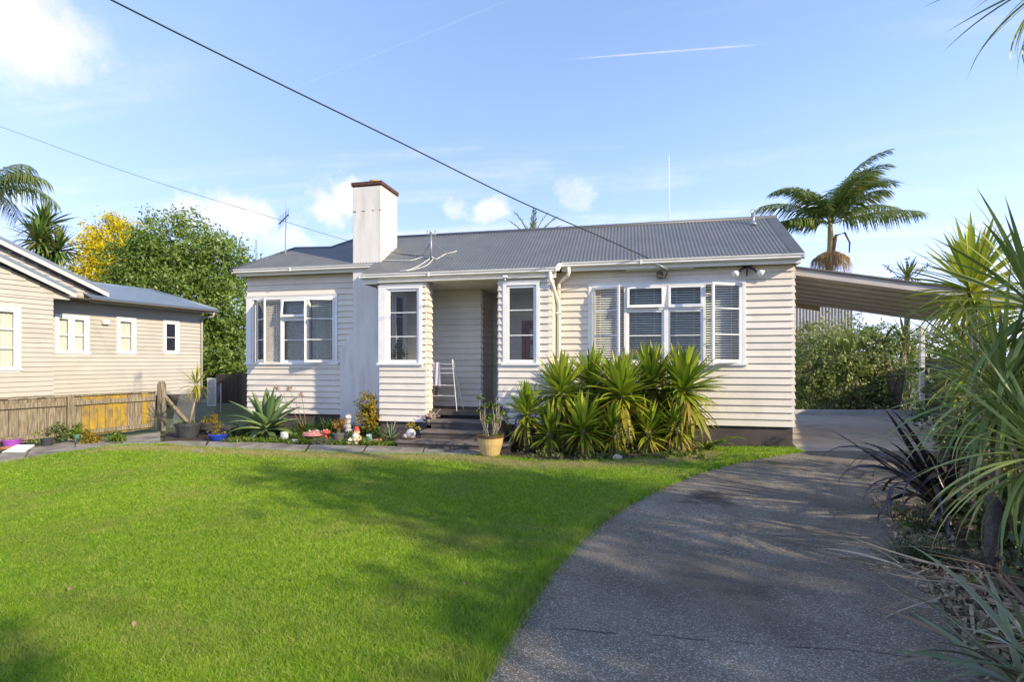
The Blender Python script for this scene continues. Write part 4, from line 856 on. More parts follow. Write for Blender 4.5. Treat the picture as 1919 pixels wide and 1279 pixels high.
for (x0, x1, z0, z1) in ((0, .38, 0, .05), (0, .38, 1.0, 1.05), (0, .04, .05, 1.0), (.34, .38, .05, 1.0)): k.box(a.x+x0, a.x+x1, a.y, a.y+.03, z0, z1)
k.build('frame', M_trim, ws); k = MB(); k.box(a.x+.04, a.x+.34, a.y+.012, a.y+.02, .05, 1.0); k.build('mesh_panel', mat('screen_mesh', (.45, .47, .47), .7), ws)

# ================================================================== background trees
LM_tree = leafmat('tree_leaf', [(.07, .125, .024), (.12, .20, .036), (.20, .29, .055), (.30, .36, .085)], .42, .3, .45, patch=.7)
LM_yel = leafmat('yellow_leaf', [(.50, .39, .014), (.68, .54, .02), (.80, .66, .035), (.36, .32, .02)], .5, .35)
LM_dark = leafmat('dark_leaf', [(.03, .055, .018), (.05, .085, .027), (.08, .125, .038)], .45, .2)
LM_bush = leafmat('bush_leaf', [(.11, .165, .04), (.22, .29, .07), (.36, .38, .15), (.46, .31, .14)], .5, .3, patch=1.3)
LM_cream = leafmat('pale_leaf', [(.05, .09, .025), (.12, .17, .05), (.30, .33, .16)], .5, .3)
def bl(x, y, D, r): p = dep(x, y, D); return p, r
tb = rd(-16.6, 27.5)
def rel(l): return [((dep(x, y, D)-tb), r) for x, y, D, r in l]
tree('evergreen_tree', 'large rounded dark green tree behind the gap between the houses', tuple(tb), 3.0, rel([(335, 470, 27.5, (2.1, 2.0, 1.9)), (270, 500, 27, (1.7, 1.6, 1.7)), (405, 500, 27.5, (1.7, 1.7, 1.8)), (330, 570, 26.5, (2.6, 2.0, 2.2)), (430, 590, 26.5, (1.5, 1.6, 2.1)), (250, 565, 27, (1.5, 1.5, 1.8)), (425, 660, 26, (1.5, 1.5, 1.7)), (365, 650, 26.5, (1.8, 1.6, 1.7))]), LM_tree, 56000, .18, 11, tr=.3, clump=.28, shell=.45)
tb = rd(-23.5, 31)
tree('golden_tree', 'bright golden yellow conifer behind the beige house', tuple(tb), 2.5, rel([(205, 450, 31, (1.5, 1.4, 1.5)), (185, 490, 30.5, (1.7, 1.5, 1.6)), (235, 440, 31.5, (1.0, 1.0, .9)), (170, 520, 30.5, (1.4, 1.4, 1.2)), (230, 500, 31, (1.6, 1.5, 1.6))]), LM_yel, 16000, .17, 12, tr=.22, clump=.22, shell=.5)
# low growth in the gap
for i, (x, y, D, r, lab) in enumerate(((430, 690, 23.5, (1.2, .9, .9), 'leafy green bush behind the dark side gate'), (385, 700, 24.5, (1.0, .8, .8), 'low green bush beside the corner of the beige house'))):
    q = dep(x, y, D); shrub('bush', lab, (q.x, q.y, 0), [((0, 0, max(.6, q.z)), r)], LM_tree, 2600, .17, 20+i, clump=.16)
LM_straps = leafmat('strap_leaf', [(.05, .10, .018), (.085, .15, .025), (.15, .20, .04), (.24, .22, .06)], .38, .25)
LM_cab = leafmat('cabbage_leaf', [(.05, .105, .02), (.09, .165, .033), (.15, .22, .05), (.28, .24, .09)], .4, .25)
cabv = [leafmesh('cab%d' % i, .075, b_, LM_cab, .25, 6, .4, .6) for i, b_ in enumerate((.15, .4, .8, 1.2))]
ct = thing('cabbage_tree', tuple(rd(-21.5, 24.5)), 'spiky cabbage tree with two green heads above the beige roof', 'tree')
q0 = rd(-21.5, 24.5)
for (x, y, D) in ((72, 452, 24), (106, 470, 24.4), (84, 425, 25)):
    c = dep(x, y, D); k = MB(); k.tube([q0, q0.lerp(c, .6)+Vector((.1, 0, .1)), c], [.16, .11, .09], 8); k.build('trunk', M_bark, ct); head(ct, c, 120, (1.0, 1.35), cabv, (1.5, -1.0), .06, random.Random(int(x)), spread=.2, wscale=1.4)
LM_palm = leafmat('palm_leaflet', [(.06, .115, .026), (.115, .19, .04), (.19, .26, .06), (.31, .31, .11)], .4, .35)
LM_dry = leafmat('dry_palm', [(.32, .20, .08), (.45, .30, .13), (.55, .40, .20)], .8, .3)
def frond(root, base, az, el, Ln, bend, nl=46, ll=.6, droop=.6, wind=(0, 0, 0), m=None, seed=0, wid=.045, up=.0, stalk=.12, side=1.0):
    g = random.Random(seed); wnd = Vector(wind); p = Vector(base); pts = []; n = 24; dirs = []
    for i in range(n+1):
        t_ = i/n; e_ = el-bend*t_**1.5; dv = Vector((math.cos(e_)*math.cos(az), math.cos(e_)*math.sin(az), math.sin(e_)))+wnd*t_*.6; dv.normalize()
        pts.append(p.copy()); dirs.append(dv); p = p+dv*(Ln/n)
    k = MB(); k.tube(pts, [.028*(1-.85*i/n)+.004 for i in range(n+1)], 5)
    for j in range(nl):
        t_ = stalk+(1-stalk)*j/(nl-1); f_ = t_*n; i = min(n-1, int(f_)); c = pts[i].lerp(pts[i+1], f_-i); dv = dirs[i]; sd = dv.cross(Vector((0, 0, 1)))
        if sd.length < .05: sd = Vector((math.sin(az), -math.cos(az), 0))
        sd.normalize(); le = ll*(.45+.55*math.sin(math.pi*min(1, (t_-stalk)/(1-stalk)*.8+.18)))*g.uniform(.8, 1.1)
        for s in (-1, 1):
            a_ = (sd*s*side+dv*(.35+.5*t_)+Vector((0, 0, up))+wnd+Vector((g.uniform(-.15, .15), g.uniform(-.15, .15), g.uniform(-.15, .1)))).normalized(); e1_ = c+a_*le*.5+Vector((0, 0, -droop*le*.12)); e2 = c+a_*le*.92+Vector((0, 0, -droop*le*.55)); wv = dv*wid*.5
            k.add([c-wv*.6, c+wv*.6, e1_+wv, e1_-wv, e2], [(0, 1, 2, 3), (3, 2, 4)])
    return k.build('frond', m or LM_palm, root)
pb = dep(1556, 480, 24); pbase = Vector((pb.x, pb.y, 0)); pt_ = thing('palm_tree', tuple(pbase), 'tall feather palm with pale skirt rising behind the carport', 'tree')
k = MB(); k.tube([pbase, pbase+Vector((0, 0, 3)), pb], [.20, .15, .13], 12); k.build('trunk', M_bark, pt_, smooth=True)
sh0 = pb+Vector((0, 0, -.05)); sh1 = dep(1556, 425, 24); k = MB(); k.tube([sh0, sh0+Vector((.02, 0, .4)), sh1, sh1+Vector((0, 0, .5))], [.20, .15, .10, .05], 12); k.build('crownshaft', mat('crownshaft', (.30, .19, .07), .5, .3, 3, col2=(.36, .30, .10), stretch=(4, 4, .7)), pt_, smooth=True)
wn_ = Vector((rx, ry, 0))*.09
AR = math.atan2(ry, rx)      # azimuth of 'to the right' as seen from the drive
for i, (az, el, Ln, bend, up, wf) in enumerate(((0.25, 1.42, 4.2, 1.7, .1, .9), (.0, 1.25, 3.6, 1.6, .1, .8), (-.5, 1.45, 3.9, 1.3, 0, .9), (math.pi, .62, 3.4, 1.0, 0, .35), (math.pi+.3, .22, 2.3, .5, -.1, .3), (math.pi-.5, .40, 2.4, .7, -.1, .3), (0.15, .62, 3.7, 1.0, -.1, .4), (-.3, .30, 3.5, .55, -.2, .4), (1.5, .9, 3.2, 1.2, 0, .6), (-1.5, 1.0, 3.2, 1.3, 0, .7), (.5, 1.0, 3.4, 1.3, 0, .7), (.1, 1.5, 3.6, 1.9, .1, 1.2), (.4, 1.3, 3.2, 1.7, .1, 1.2), (-.3, 1.15, 3.3, 1.5, .1, 1.2), (-.7, 1.3, 2.8, 1.8, .1, 1.2), (-1.0, 1.3, 3.3, 1.5, .1, .9), (.8, 1.35, 3.3, 1.6, .1, .9), (-1.2, .7, 2.6, .9, 0, .5), (math.pi+.1, 1.05, 3.3, 1.5, 0, .2), (math.pi-.4, 1.3, 3.2, 1.7, 0, .2), (math.pi+.6, .8, 3.0, 1.2, 0, .2))):
    frond(pt_, sh1+Vector((0, 0, .1)), AR+az, el, Ln, bend, 72, 1.0, 1.0 if el < 1 else .5, tuple(wn_*wf), LM_palm, 30+i, .055, up, .15, .85)
k = MB(); g = random.Random(9)
for i in range(620):
    a_ = g.uniform(0, 6.28); r0 = g.uniform(.05, .95); st_ = sh0+Vector((math.cos(a_)*.2, math.sin(a_)*.2, -.02)); e_ = sh0+Vector((math.cos(a_)*r0*.8, math.sin(a_)*r0*.8, .28-.45*r0*r0)); f_ = e_+Vector((math.cos(a_)*.12, math.sin(a_)*.12, -g.uniform(.3, 1.0))); k.tube([st_, e_, f_], [.012, .01, .004], 3, False)
k.build('flower_skirt', LM_dry, pt_, kind='stuff')
k = MB(); a = sh0+Vector((.05, -.1, .1)); k.tube([a, a+Vector((.15, 0, .85)), a+Vector((.5, 0, .95)), a+Vector((.7, 0, .5)), a+Vector((.68, 0, .05))], [.10, .07, .05, .04, .03], 8); k.build('dead_sheath', mat('sheath', (.20, .11, .07), .8, .3, 5), pt_, smooth=True)
pl_ = dep(-30, 372, 27); plb = Vector((pl_.x, pl_.y, 0)); p2 = thing('palm_tree', tuple(plb), 'drooping feather palm above the roof of the beige house', 'tree')
k = MB(); k.tube([plb, plb+Vector((0, 0, 4)), pl_], [.25, .2, .16], 10); k.build('trunk', M_bark, p2, smooth=True)
for i in range(11): frond(p2, pl_+Vector((0, 0, .1)), AR+i*.62, rnd.uniform(.3, 1.3), rnd.uniform(3.0, 3.8), 1.7, 44, .95, 1.8, (0, 0, 0), LM_palm, 60+i, .06, -.1, .12, .8)
pr = dep(997, 432, 22); prb = Vector((pr.x, pr.y, 0)); p3 = thing('palm_tree', tuple(prb), 'palm whose frond tips show over the roof ridge', 'tree')
k = MB(); k.tube([prb, pr-Vector((0, 0, .6))], [.3, .25], 10); k.build('trunk', M_bark, p3, smooth=True)
for i, (a_, e_) in enumerate(((math.pi+.2, 1.25), (math.pi-.3, 1.0), (.1, 1.3), (-.2, 1.0), (.2, .8), (1.5, 1.1), (-1.5, 1.1))): frond(p3, pr-Vector((0, 0, .6)), AR+a_, e_, 1.5, .5, 26, .35, .2, (0, 0, 0), LM_palm, 80+i, .05, .2, .05, .5)
# shrubs at the back of the carport
q = dep(1545, 775, 17.3); shrub('hedge_shrub', 'dense shrub with reddish new leaves behind the carport pad', (q.x, q.y, 0), [((-.2, 0, 1.9), (1.0, .8, 1.2)), ((.8, .2, 2.0), (1.1, .8, 1.05)), ((1.9, .3, 1.9), (.9, .7, 1.0)), ((-.6, .1, .8), (.7, .6, .9)), ((.5, 0, .9), (1.0, .7, 1.0))], LM_bush, 17000, .10, 31, clump=.14)
q = dep(1610, 775, 17.1); shrub('hedge_shrub', 'pale variegated leafy shrub low behind the carport kerb', (q.x, q.y, 0), [((0, 0, .75), (.65, .5, .75)), ((.5, .1, .5), (.5, .4, .55)), ((.1, 0, 1.4), (.5, .4, .5))], LM_cream, 3600, .12, 32, clump=.10)
q = dep(1700, 775, 18.3); shrub('hedge_shrub', 'dark green shrub in the shade behind the fan palm', (q.x, q.y, 0), [((0, 0, 1.2), (1.3, .7, 1.2)), ((-1.2, .5, 1.6), (1.0, .7, 1.3)), ((-2.9, .9, 1.5), (1.2, .7, 1.4)), ((-.7, .6, 2.3), (1.2, .7, .8)), ((1.0, .5, 2.2), (1.1, .7, .85)), ((2.2, .2, 1.8), (1.0, .7, 1.0))], LM_tree, 13000, .12, 33, clump=.16)
fpv = [leafmesh('fanp%d' % i, .09, b_, LM_straps, .35, 6, .45, .4) for i, b_ in enumerate((.2, .5, .9))]
for lab, xs, D, n in (('spiky green cabbage tree with bare trunk behind the carport kerb', ((1590, 672), ), 16.95, 34), ('twin headed yucca tree with pale trunks behind the carport kerb', ((1655, 640), (1695, 632)), 17.0, 40)):
    b0 = dep(xs[0][0]+20, 790, D); b0.z = 0; tt = thing('yucca_tree', tuple(b0), lab, 'tree')
    for (x, y) in xs:
        c = dep(x, y, D); k = MB(); k.tube([b0+Vector((rnd.uniform(-.1, .1), 0, 0)), b0.lerp(c, .55)+Vector((.06, 0, 0)), c], [.13, .11, .08], 8); k.build('trunk', M_bark, tt, smooth=True); head(tt, c, n, (.7, 1.0), fpv, (1.2, -1.1), .05, random.Random(x))
q = dep(1700, 520, 21); b0 = Vector((q.x, q.y, 0)); tt = thing('yucca_tree', tuple(b0), 'spiky yucca with dry flower spikes above the carport roof', 'tree'); k = MB(); k.tube([b0, q], [.14, .09], 8); k.build('trunk', M_bark, tt); head(tt, q, 46, (.7, .95), fpv, (1.4, -.6), .05, random.Random(3))
for s in (-.9, 0, .9):
    k = MB(); a = q+Vector((s*.3, 0, 0)); e_ = q+Vector((s*.9, 0, .55 if s else .8)); k.tube([a, e_], [.02, .008], 5); g = random.Random(int(s*10))
    for i in range(26): p = a.lerp(e_, g.uniform(.5, 1))+Vector((g.uniform(-.09, .09), g.uniform(-.09, .09), g.uniform(-.05, .05))); k.ell(p, .022, 5, 3)
    k.build('flower_spike', LM_dark, tt)

# ================================================================== planting by the house
LM_yuc = leafmat('yucca_leaf', [(.11, .20, .02), (.19, .30, .03), (.30, .40, .04), (.46, .49, .06)], .36, .35, .45, tip=(.38, .26, .09))
LM_yucd = leafmat('yucca_old_leaf', [(.14, .19, .025), (.30, .27, .03), (.42, .29, .04), (.20, .22, .03), (.33, .20, .06)], .5, .25)
yv = [leafmesh('yuc%d' % i, .098, b_, LM_yuc, .4, 5, .45, .5) for i, b_ in enumerate((.05, .15, .35, .7))]
yd = [leafmesh('yucd%d' % i, .095, b_, LM_yucd, .4, 5, .45, .5) for i, b_ in enumerate((.1, .3, .6))]
def yucca(label, x, y, D, n, Lr, nd, seed, group=None, lean=0):
    c = dep(x, y, D); b0 = Vector((c.x+lean, c.y+.05, 0)); t = thing('yucca_plant', tuple(b0), label, 'yucca', group); g = random.Random(seed)
    k = MB(); k.tube([b0, b0.lerp(c, .5)+Vector((.03, 0, 0)), c+Vector((0, 0, .05))], [.07, .055, .045], 8); k.build('trunk', M_bark, t, smooth=True)
    head(t, c, n, Lr, yv, (1.5, -.25), .035, g, spread=.26, wscale=1.25)
    for i in range(nd):
        az = g.uniform(0, 6.28); put_leaf(t, g.choice(yd), c+Vector((math.cos(az)*.04, math.sin(az)*.04, -g.uniform(.05, .35)*min(1, c.z))), az, g.uniform(-1.45, -.35), min(g.uniform(*Lr)*1.05, c.z*1.0), g.uniform(-.4, .4))
yucca('small spiky yucca beside the tall blue urn', 987, 775, 9.95, 96, (.46, .62), 40, 1)
yucca('low bushy young yucca without trunk before the taller yuccas', 1092, 806, 9.5, 96, (.46, .68), 34, 2)
for i, (x, y, D, n, Lr, lab) in enumerate(((1053, 736, 10.1, 120, (.58, .80), 'leafy yucca standing between the downpipe and the left open casement'), (1110, 722, 10.5, 110, (.62, .82), 'tall yucca reaching up under the left open casement'), (1164, 738, 10.0, 130, (.64, .86), 'full yucca in front of the left awning window'),
        (1222, 722, 10.45, 125, (.66, .88), 'tall yucca in front of the right awning window'), (1282, 728, 10.1, 140, (.66, .90), 'largest spiky yucca below the right open casement'))):
    yucca(lab, x, y, D, n, Lr, 64, 10+i, 'yuccas in front of the right wing', rnd.uniform(-.1, .1))
for i, (x, y, D, lab) in enumerate(((1030, 815, 9.8, 'short yucca offshoot between the urn and the low yucca'), (1150, 815, 9.75, 'short yucca offshoot right of the low young yucca'), (1215, 812, 9.85, 'yucca offshoot with drooping leaves near the single stone'), (1268, 805, 9.85, 'yucca offshoot at the foot of the largest yucca'), (1075, 778, 10.6, 'yucca sucker in the gap behind the low young yucca'), (1135, 770, 10.6, 'yucca sucker behind the full yucca near the awning window'), (1195, 775, 10.55, 'yucca sucker between the two tall yuccas and the wall'), (1250, 775, 10.6, 'yucca sucker against the wall behind the largest yucca'))):
    yucca(lab, x, y, D, 54, (.46, .66), 44, 30+i)
def tuft(name, m, root, c, n, Lr, W, seed, spread=.06, el=(1.5, .5), bend=(.3, 1.4), segs=4, **props):
    g = random.Random(seed); k = MB(); c = Vector(c)
    for i in range(n):
        az = g.uniform(0, 6.28); e_ = g.uniform(el[1], el[0]); ln = g.uniform(*Lr); bd = g.uniform(*bend); a_ = g.uniform(0, 6.28); rr = spread*math.sqrt(g.random()); p = c+Vector((math.cos(a_)*rr, math.sin(a_)*rr, 0)); sd = Vector((-math.sin(az), math.cos(az), 0)); vs = []
        for j in range(segs+1):
            t_ = j/segs; wd = W*.5*(1-t_**2*.95); vs += [p+sd*wd, p-sd*wd]; an = e_-bd*t_; p = p+Vector((math.cos(an)*math.cos(az), math.cos(an)*math.sin(az), math.sin(an)))*ln/segs
            p.z = max(p.z, .012)
        k.add(vs, [(2*j, 2*j+1, 2*j+3, 2*j+2) for j in range(segs)])
    return k.build(name, m, root, **props)
LM_fresh = leafmat('fresh_leaf', [(.06, .12, .015), (.12, .20, .022), (.22, .29, .035)], .45, .35)
LM_gold = leafmat('gold_leaf', [(.10, .11, .015), (.28, .22, .02), (.42, .30, .03), (.20, .09, .03)], .45, .3)
LM_agave = leafmat('agave_leaf', [(.10, .17, .075), (.13, .21, .085), (.17, .25, .09)], .45, .12, .4)
LM_agap = leafmat('agapanthus_leaf', [(.035, .08, .012), (.06, .125, .02), (.11, .17, .03)], .4, .25)
LM_aloe = leafmat('aloe_leaf', [(.10, .15, .08), (.15, .20, .10), (.20, .25, .14)], .5, .1)
# agave, one object per leaf
b0 = onz(500, 822); ag = thing('agave', tuple(b0), 'large pale green agave with broad pointed leaves by the path', 'agave')
av = [leafmesh('agave%d' % i, w_, b_, LM_agave, .38, 8, .42, .55, thick=.045) for i, (w_, b_) in enumerate(((.24, -.15), (.26, .25), (.27, .7), (.27, 1.0)))]
g = random.Random(5)
for i in range(34):
    t_ = i/33; az = i*2.39996+.4; el = 1.42-1.45*t_**.9+g.uniform(-.08, .08); put_leaf(ag, av[min(3, int(t_*3.9))], b0+Vector((0, 0, .30-.16*t_)), az, el, (.62+.30*math.sin(math.pi*min(1, t_*.9+.12)))*g.uniform(.9, 1.08), g.uniform(-.15, .15))
k = MB(); k.tube([b0, b0+Vector((0, 0, .34))], [.09, .06], 8); k.build('stem', M_bark, ag)
# agapanthus clumps with dry flower heads
for i, (x, y, D, lab) in enumerate(((575, 800, 12.1, 'green agapanthus clump with dry brown flower heads by the left wing'), (622, 800, 12.2, 'dense agapanthus clump against the foot of the chimney'))):
    b0 = dep(x, y, D); b0.z = 0; t = thing('agapanthus', tuple(b0), lab, 'plant'); tuft('leaves', LM_agap, t, b0, 120, (.35, .62), .032, 40+i, .22, (1.5, .55), (.6, 1.9), 5, kind='stuff')
    if i == 0:
        for (fx_, fy_) in ((541, 728), (565, 740), (518, 728)):
            e_ = dep(fx_, fy_, 11.9); k = MB(); k.tube([b0, b0.lerp(e_, .6)+Vector((0, 0, .08)), e_], .006, 5); gg = random.Random(fx_)
            for j in range(26): q = e_+Vector((gg.gauss(0, 1), gg.gauss(0, 1), gg.gauss(0, 1))).normalized()*.075; k.tube([e_, q], [.003, .006], 4)
            k.build('flower_head', mat('dry_flower', (.30, .17, .10), .9, .3, 20), t)
# golden jade bush
b0 = dep(691, 819, 11.85); b0.z = 0; shrub('jade_bush', 'upright golden jade bush in the corner beside the porch screen', tuple(b0), [((0, 0, .76), (.23, .2, .22)), ((-.04, 0, .45), (.22, .2, .28)), ((.12, .05, .32), (.15, .18, .28))], LM_gold, 3200, .045, 41, clump=.045, aspect=.7, stems=6)
# generic pot
def pot(name, label, base, prof, m, cat='pot', soil=None, rim=None, group=None, foot=None):
    t = thing(name, tuple(base), label, cat, group); k = MB(); k.lathe(base, prof, 26); k.build('body', m, t, smooth=False)
    if rim: r, z, h, rm = rim; k = MB(); k.lathe(base, [(r*.97, z), (r*1.04, z+.005), (r*1.04, z+h), (r*.93, z+h), (r*.93, z)], 26); k.build('rim', rm or m, t)
    if soil: k = MB(); k.lathe(base, [(soil[0], soil[1]-.03), (soil[0], soil[1]), (.001, soil[1]+.01)], 18); k.build('soil', M_soil, t)
    return t
# tan glazed pot by the steps
b0 = onz(919, 857); b0.z = .012
t = pot('glazed_pot', 'large tan glazed pot with brown rim before the steps', b0, [(.13, 0), (.16, .03), (.215, .22), (.235, .36), (.225, .37), (.20, .33), (.02, .32)], M_tan, rim=(.235, .335, .05, M_brown), soil=(.205, .35))
pl = thing('potted_shrub', tuple(b0+Vector((0, 0, .35))), 'leggy succulent with bare stems growing in the tan pot', 'plant'); k = MB(); g = random.Random(8); tips = []
for i in range(16):
    az = g.uniform(0, 6.28); r = g.uniform(.05, .28); e_ = b0+Vector((math.cos(az)*r, math.sin(az)*r, .36+g.uniform(.22, .68))); s = b0+Vector((math.cos(az)*.06, math.sin(az)*.06, .34)); k.tube([s, s.lerp(e_, .5)+Vector((math.cos(az)*.05, math.sin(az)*.05, -.02)), e_], [.010, .008, .005], 5); tips.append(e_)
k.build('stem', mat('pale_stem', (.32, .25, .19), .8, .2, 9), pl)
leafcloud('foliage', LM_fresh, pl, [((e_.x, e_.y, e_.z), (.05, .05, .05)) for e_ in tips]+[((b0.x+.1, b0.y, .42), (.13, .12, .07))], 620, .045, .6, seed=43, clump=.03, perclump=14)
# blue urn
b0 = onz(977, 832); pot('blue_urn', 'tall glossy cobalt blue urn beside the steps', b0, [(.08, 0), (.085, .02), (.12, .18), (.145, .36), (.13, .48), (.085, .54), (.09, .57), (.10, .585), (.07, .585), (.06, .5)], M_blue, cat='urn')
# big dark tub with yellow cordyline
b0 = onz(352, 820); pot('plant_tub', 'large shiny dark grey plastic tub at the end of the path', b0, [(.20, 0), (.205, .02), (.245, .26), (.235, .26), (.22, .24), (.01, .24)], M_dkpot, rim=(.25, .25, .07, None), soil=(.23, .28))
cd = thing('cordyline', tuple(b0+Vector((.03, 0, .28))), 'yellow green cordyline on a bare stem in the dark tub', 'plant'); c = dep(368, 722, 11.8)
LM_ycord = leafmat('yellow_cordyline', [(.16, .19, .02), (.32, .33, .03), (.45, .40, .04), (.40, .30, .05)], .4, .35)
cv = [leafmesh('ycord%d' % i, .065, b_, LM_ycord, .35, 6, .4, .5) for i, b_ in enumerate((.1, .4, .9, 1.3))]
k = MB(); k.tube([b0+Vector((.03, 0, .27)), b0.lerp(c, .6)+Vector((.05, 0, .1)), c], [.026, .022, .02], 8); k.build('stem', mat('pink_stem', (.42, .30, .22), .8, .2, 9), cd, smooth=True); head(cd, c, 66, (.34, .50), cv, (1.5, -1.25), .02, random.Random(6), spread=.16)
tuft('grass_leaves', LM_fresh, cd, b0+Vector((-.05, 0, .28)), 60, (.1, .2), .01, 7, .18, (1.4, .2), (.3, 1.2), 3, kind='stuff')
b0 = onz(388, 812); b0 = dep(388, 818, 12.3); b0.z = 0; pot('plant_tub', 'second dark tub half hidden behind the cordyline tub', b0, [(.17, 0), (.20, .25), (.19, .25), (.18, .22), (.01, .22)], M_dkpot, rim=(.205, .23, .05, None), soil=(.19, .24))
shrub('stonecrop', 'sprawling reddish succulent spilling from the second dark tub', tuple(b0+Vector((.05, 0, .24))), [((0, 0, .08), (.2, .16, .08)), ((.16, -.05, .12), (.1, .1, .14))], LM_gold, 420, .04, 44, cat='plant', clump=.04, perclump=14)
# blue bowl
b0 = onz(408, 826); pot('blue_bowl', 'low cobalt blue bowl planted with yellow succulents', b0, [(.13, 0), (.15, .03), (.19, .12), (.18, .14), (.17, .12), (.01, .11)], M_blue, soil=(.175, .125))
shrub('succulent', 'yellow flowering succulents filling the low blue bowl', tuple(b0+Vector((0, 0, .12))), [((0, 0, .05), (.17, .15, .05)), ((-.05, .02, .22), (.06, .06, .14)), ((.08, 0, .18), (.05, .05, .12))], LM_gold, 420, .035, 45, cat='plant', clump=.03, perclump=14)
# two pale pots
b0 = onz(533, 828); pot('ceramic_jar', 'cream ceramic jar in the bed beside the agave', b0, [(.06, 0), (.075, .03), (.08, .12), (.075, .17), (.085, .19), (.07, .19), (.06, .15)], M_white)
b0 = onz(555, 832); pot('white_bowl', 'small round white bowl with green seedlings', b0, [(.05, 0), (.085, .04), (.09, .09), (.08, .10), (.075, .08), (.01, .08)], M_white, soil=(.078, .085)); s_ = thing('seedling', tuple(b0+Vector((0, 0, .085))), 'bright green leafy tuft growing in the white bowl', 'plant'); tuft('leaves', LM_fresh, s_, b0+Vector((0, 0, .085)), 40, (.1, .2), .016, 9, .05, (1.5, .5), (.2, 1.0), 3)
# toadstools
def toadstool(label, b0, h, r, capm, stm):
    t = thing('toadstool_ornament', tuple(b0), label, 'ornament'); k = MB(); k.lathe(b0, [(r*.42, 0), (r*.33, h*.3), (r*.28, h*.72), (r*.2, h*.75)], 14); k.build('stalk', stm, t, smooth=True)
    k = MB(); k.lathe(b0+Vector((0, 0, h*.62)), [(r*.2, .02), (r*.97, 0), (r, .015), (r*.8, h*.22), (r*.4, h*.35), (r*.05, h*.39)], 18); c_ = k.build('cap', capm, t, smooth=True); k = MB(); g = random.Random(3)
    for i in range(9): a_ = i*.75; rr = r*(.75 if i % 2 else .45); k.ell(b0+Vector((math.cos(a_)*rr, math.sin(a_)*rr, h*(.86 if i % 2 else .975))), (r*.1, r*.1, .008), 8, 4)
    k.build('spot', M_white, c_)
toadstool('broad pink red toadstool ornament on a pale stalk in the bed', onz(588, 830), .25, .24, M_pink, M_beige); toadstool('small bright red toadstool ornament beside the broad one', dep(610, 827, 11.5)-Vector((0, 0, dep(610, 827, 11.5).z)), .21, .11, M_gred, M_gred)
b0 = onz(566, 818); shrub('flowering_plant', 'orange flowering plant beside the broad toadstool', tuple(b0), [((0, 0, .09), (.12, .1, .09))], leafmat('orange_flower', [(.12, .17, .02), (.6, .16, .02), (.7, .28, .04)], .5, .3), 160, .045, 46, cat='plant', clump=.04, perclump=12)
b0 = onz(602, 836); shrub('cushion_plant', 'round grey green cushion plant at the path edge', tuple(b0), [((0, 0, .06), (.19, .13, .09))], leafmat('grey_leaf', [(.12, .14, .09), (.19, .20, .13), (.16, .13, .09)], .7, .2), 1100, .025, 47, cat='plant', clump=.02, perclump=14)
# grey pot with red-gold succulent, stone totem
b0 = onz(634, 833); pot('grey_pot', 'dark grey tapered pot beside the garden gnome', b0, [(.085, 0), (.12, .22), (.11, .22), (.10, .19), (.01, .19)], M_greypot, rim=(.118, .19, .04, None), soil=(.105, .2))
shrub('red_succulent', 'red tipped branching succulent in the dark grey pot', tuple(b0+Vector((0, 0, .2))), [((0, 0, .2), (.15, .12, .09)), ((.08, 0, .27), (.09, .08, .07))], leafmat('redgold_leaf', [(.14, .13, .03), (.42, .26, .05), (.45, .15, .05), (.2, .2, .05)], .5, .3), 520, .04, 48, cat='plant', clump=.04, perclump=13, stems=6)
b0 = dep(652, 815, 11.75); b0.z = 0; t = thing('stone_totem', tuple(b0), 'speckled grey stone totem standing before the chimney foot', 'ornament'); k = MB(); g = random.Random(2)
for i in range(5): k.ell(b0+Vector((g.uniform(-.01, .01), 0, .05+i*.10)), (.085-.004*i, .08, .068), 12, 7, .16, i)
k.build('stone_stack', M_stone, t); k = MB(); k.ell(b0+Vector((.01, -.05, .46)), (.05, .03, .035), 10, 6, .2, 9); k.build('face', M_white, t)
# gnome reading a book
b0 = onz(668, 833); gn = thing('garden_gnome', tuple(b0), 'painted garden gnome with red cap holding an open book', 'ornament'); S = .9
k = MB(); k.lathe(b0, [(.075*S, 0), (.10*S, .03), (.105*S, .10), (.085*S, .17), (.045*S, .205)], 16); k.build('body', mat('gnome_shirt', (.62, .48, .24), .5, .1, 9), gn, smooth=True)
hc = b0+Vector((0, -.01, .27*S)); k = MB(); k.ell(hc, (.075*S, .07*S, .08*S), 16, 10); hd = k.build('head', M_flesh, gn, smooth=True)
k = MB(); k.ell(hc+Vector((0, -.072*S, -.005)), .02*S, 8, 6); k.build('nose', M_flesh, hd, smooth=True); k = MB(); k.ell(hc+Vector((-.0, -.064*S, -.035*S)), (.022*S, .012, .011*S), 8, 5); k.build('mouth', M_gred, hd, smooth=True)
for s in (-1, 1):
    k = MB(); k.ell(hc+Vector((s*.028*S, -.062*S, .018*S)), (.012*S, .01, .014*S), 8, 5); k.build('eye', M_black, hd, smooth=True)
    k = MB(); k.ell(hc+Vector((s*.078*S, 0, 0)), (.014, .018, .022), 8, 5); k.build('ear', M_flesh, hd, smooth=True)
    k = MB(); k.tube([b0+Vector((s*.085, -.01, .17*S)), b0+Vector((s*.12, -.06, .11*S)), b0+Vector((s*.045, -.125, .11*S))], [.03, .026, .02], 8); k.ell(b0+Vector((s*.045, -.13, .11*S)), .022, 8, 5); k.build('arm', M_flesh, gn, smooth=True)
    k = MB(); k.tube([b0+Vector((s*.04, -.06, .045)), b0+Vector((s*.075, -.17, .04)), b0+Vector((s*.08, -.20, .06))], [.04, .034, .03], 8); k.build('leg', mat('gnome_leg', (.45, .36, .28), .5, .1, 9), gn, smooth=True)
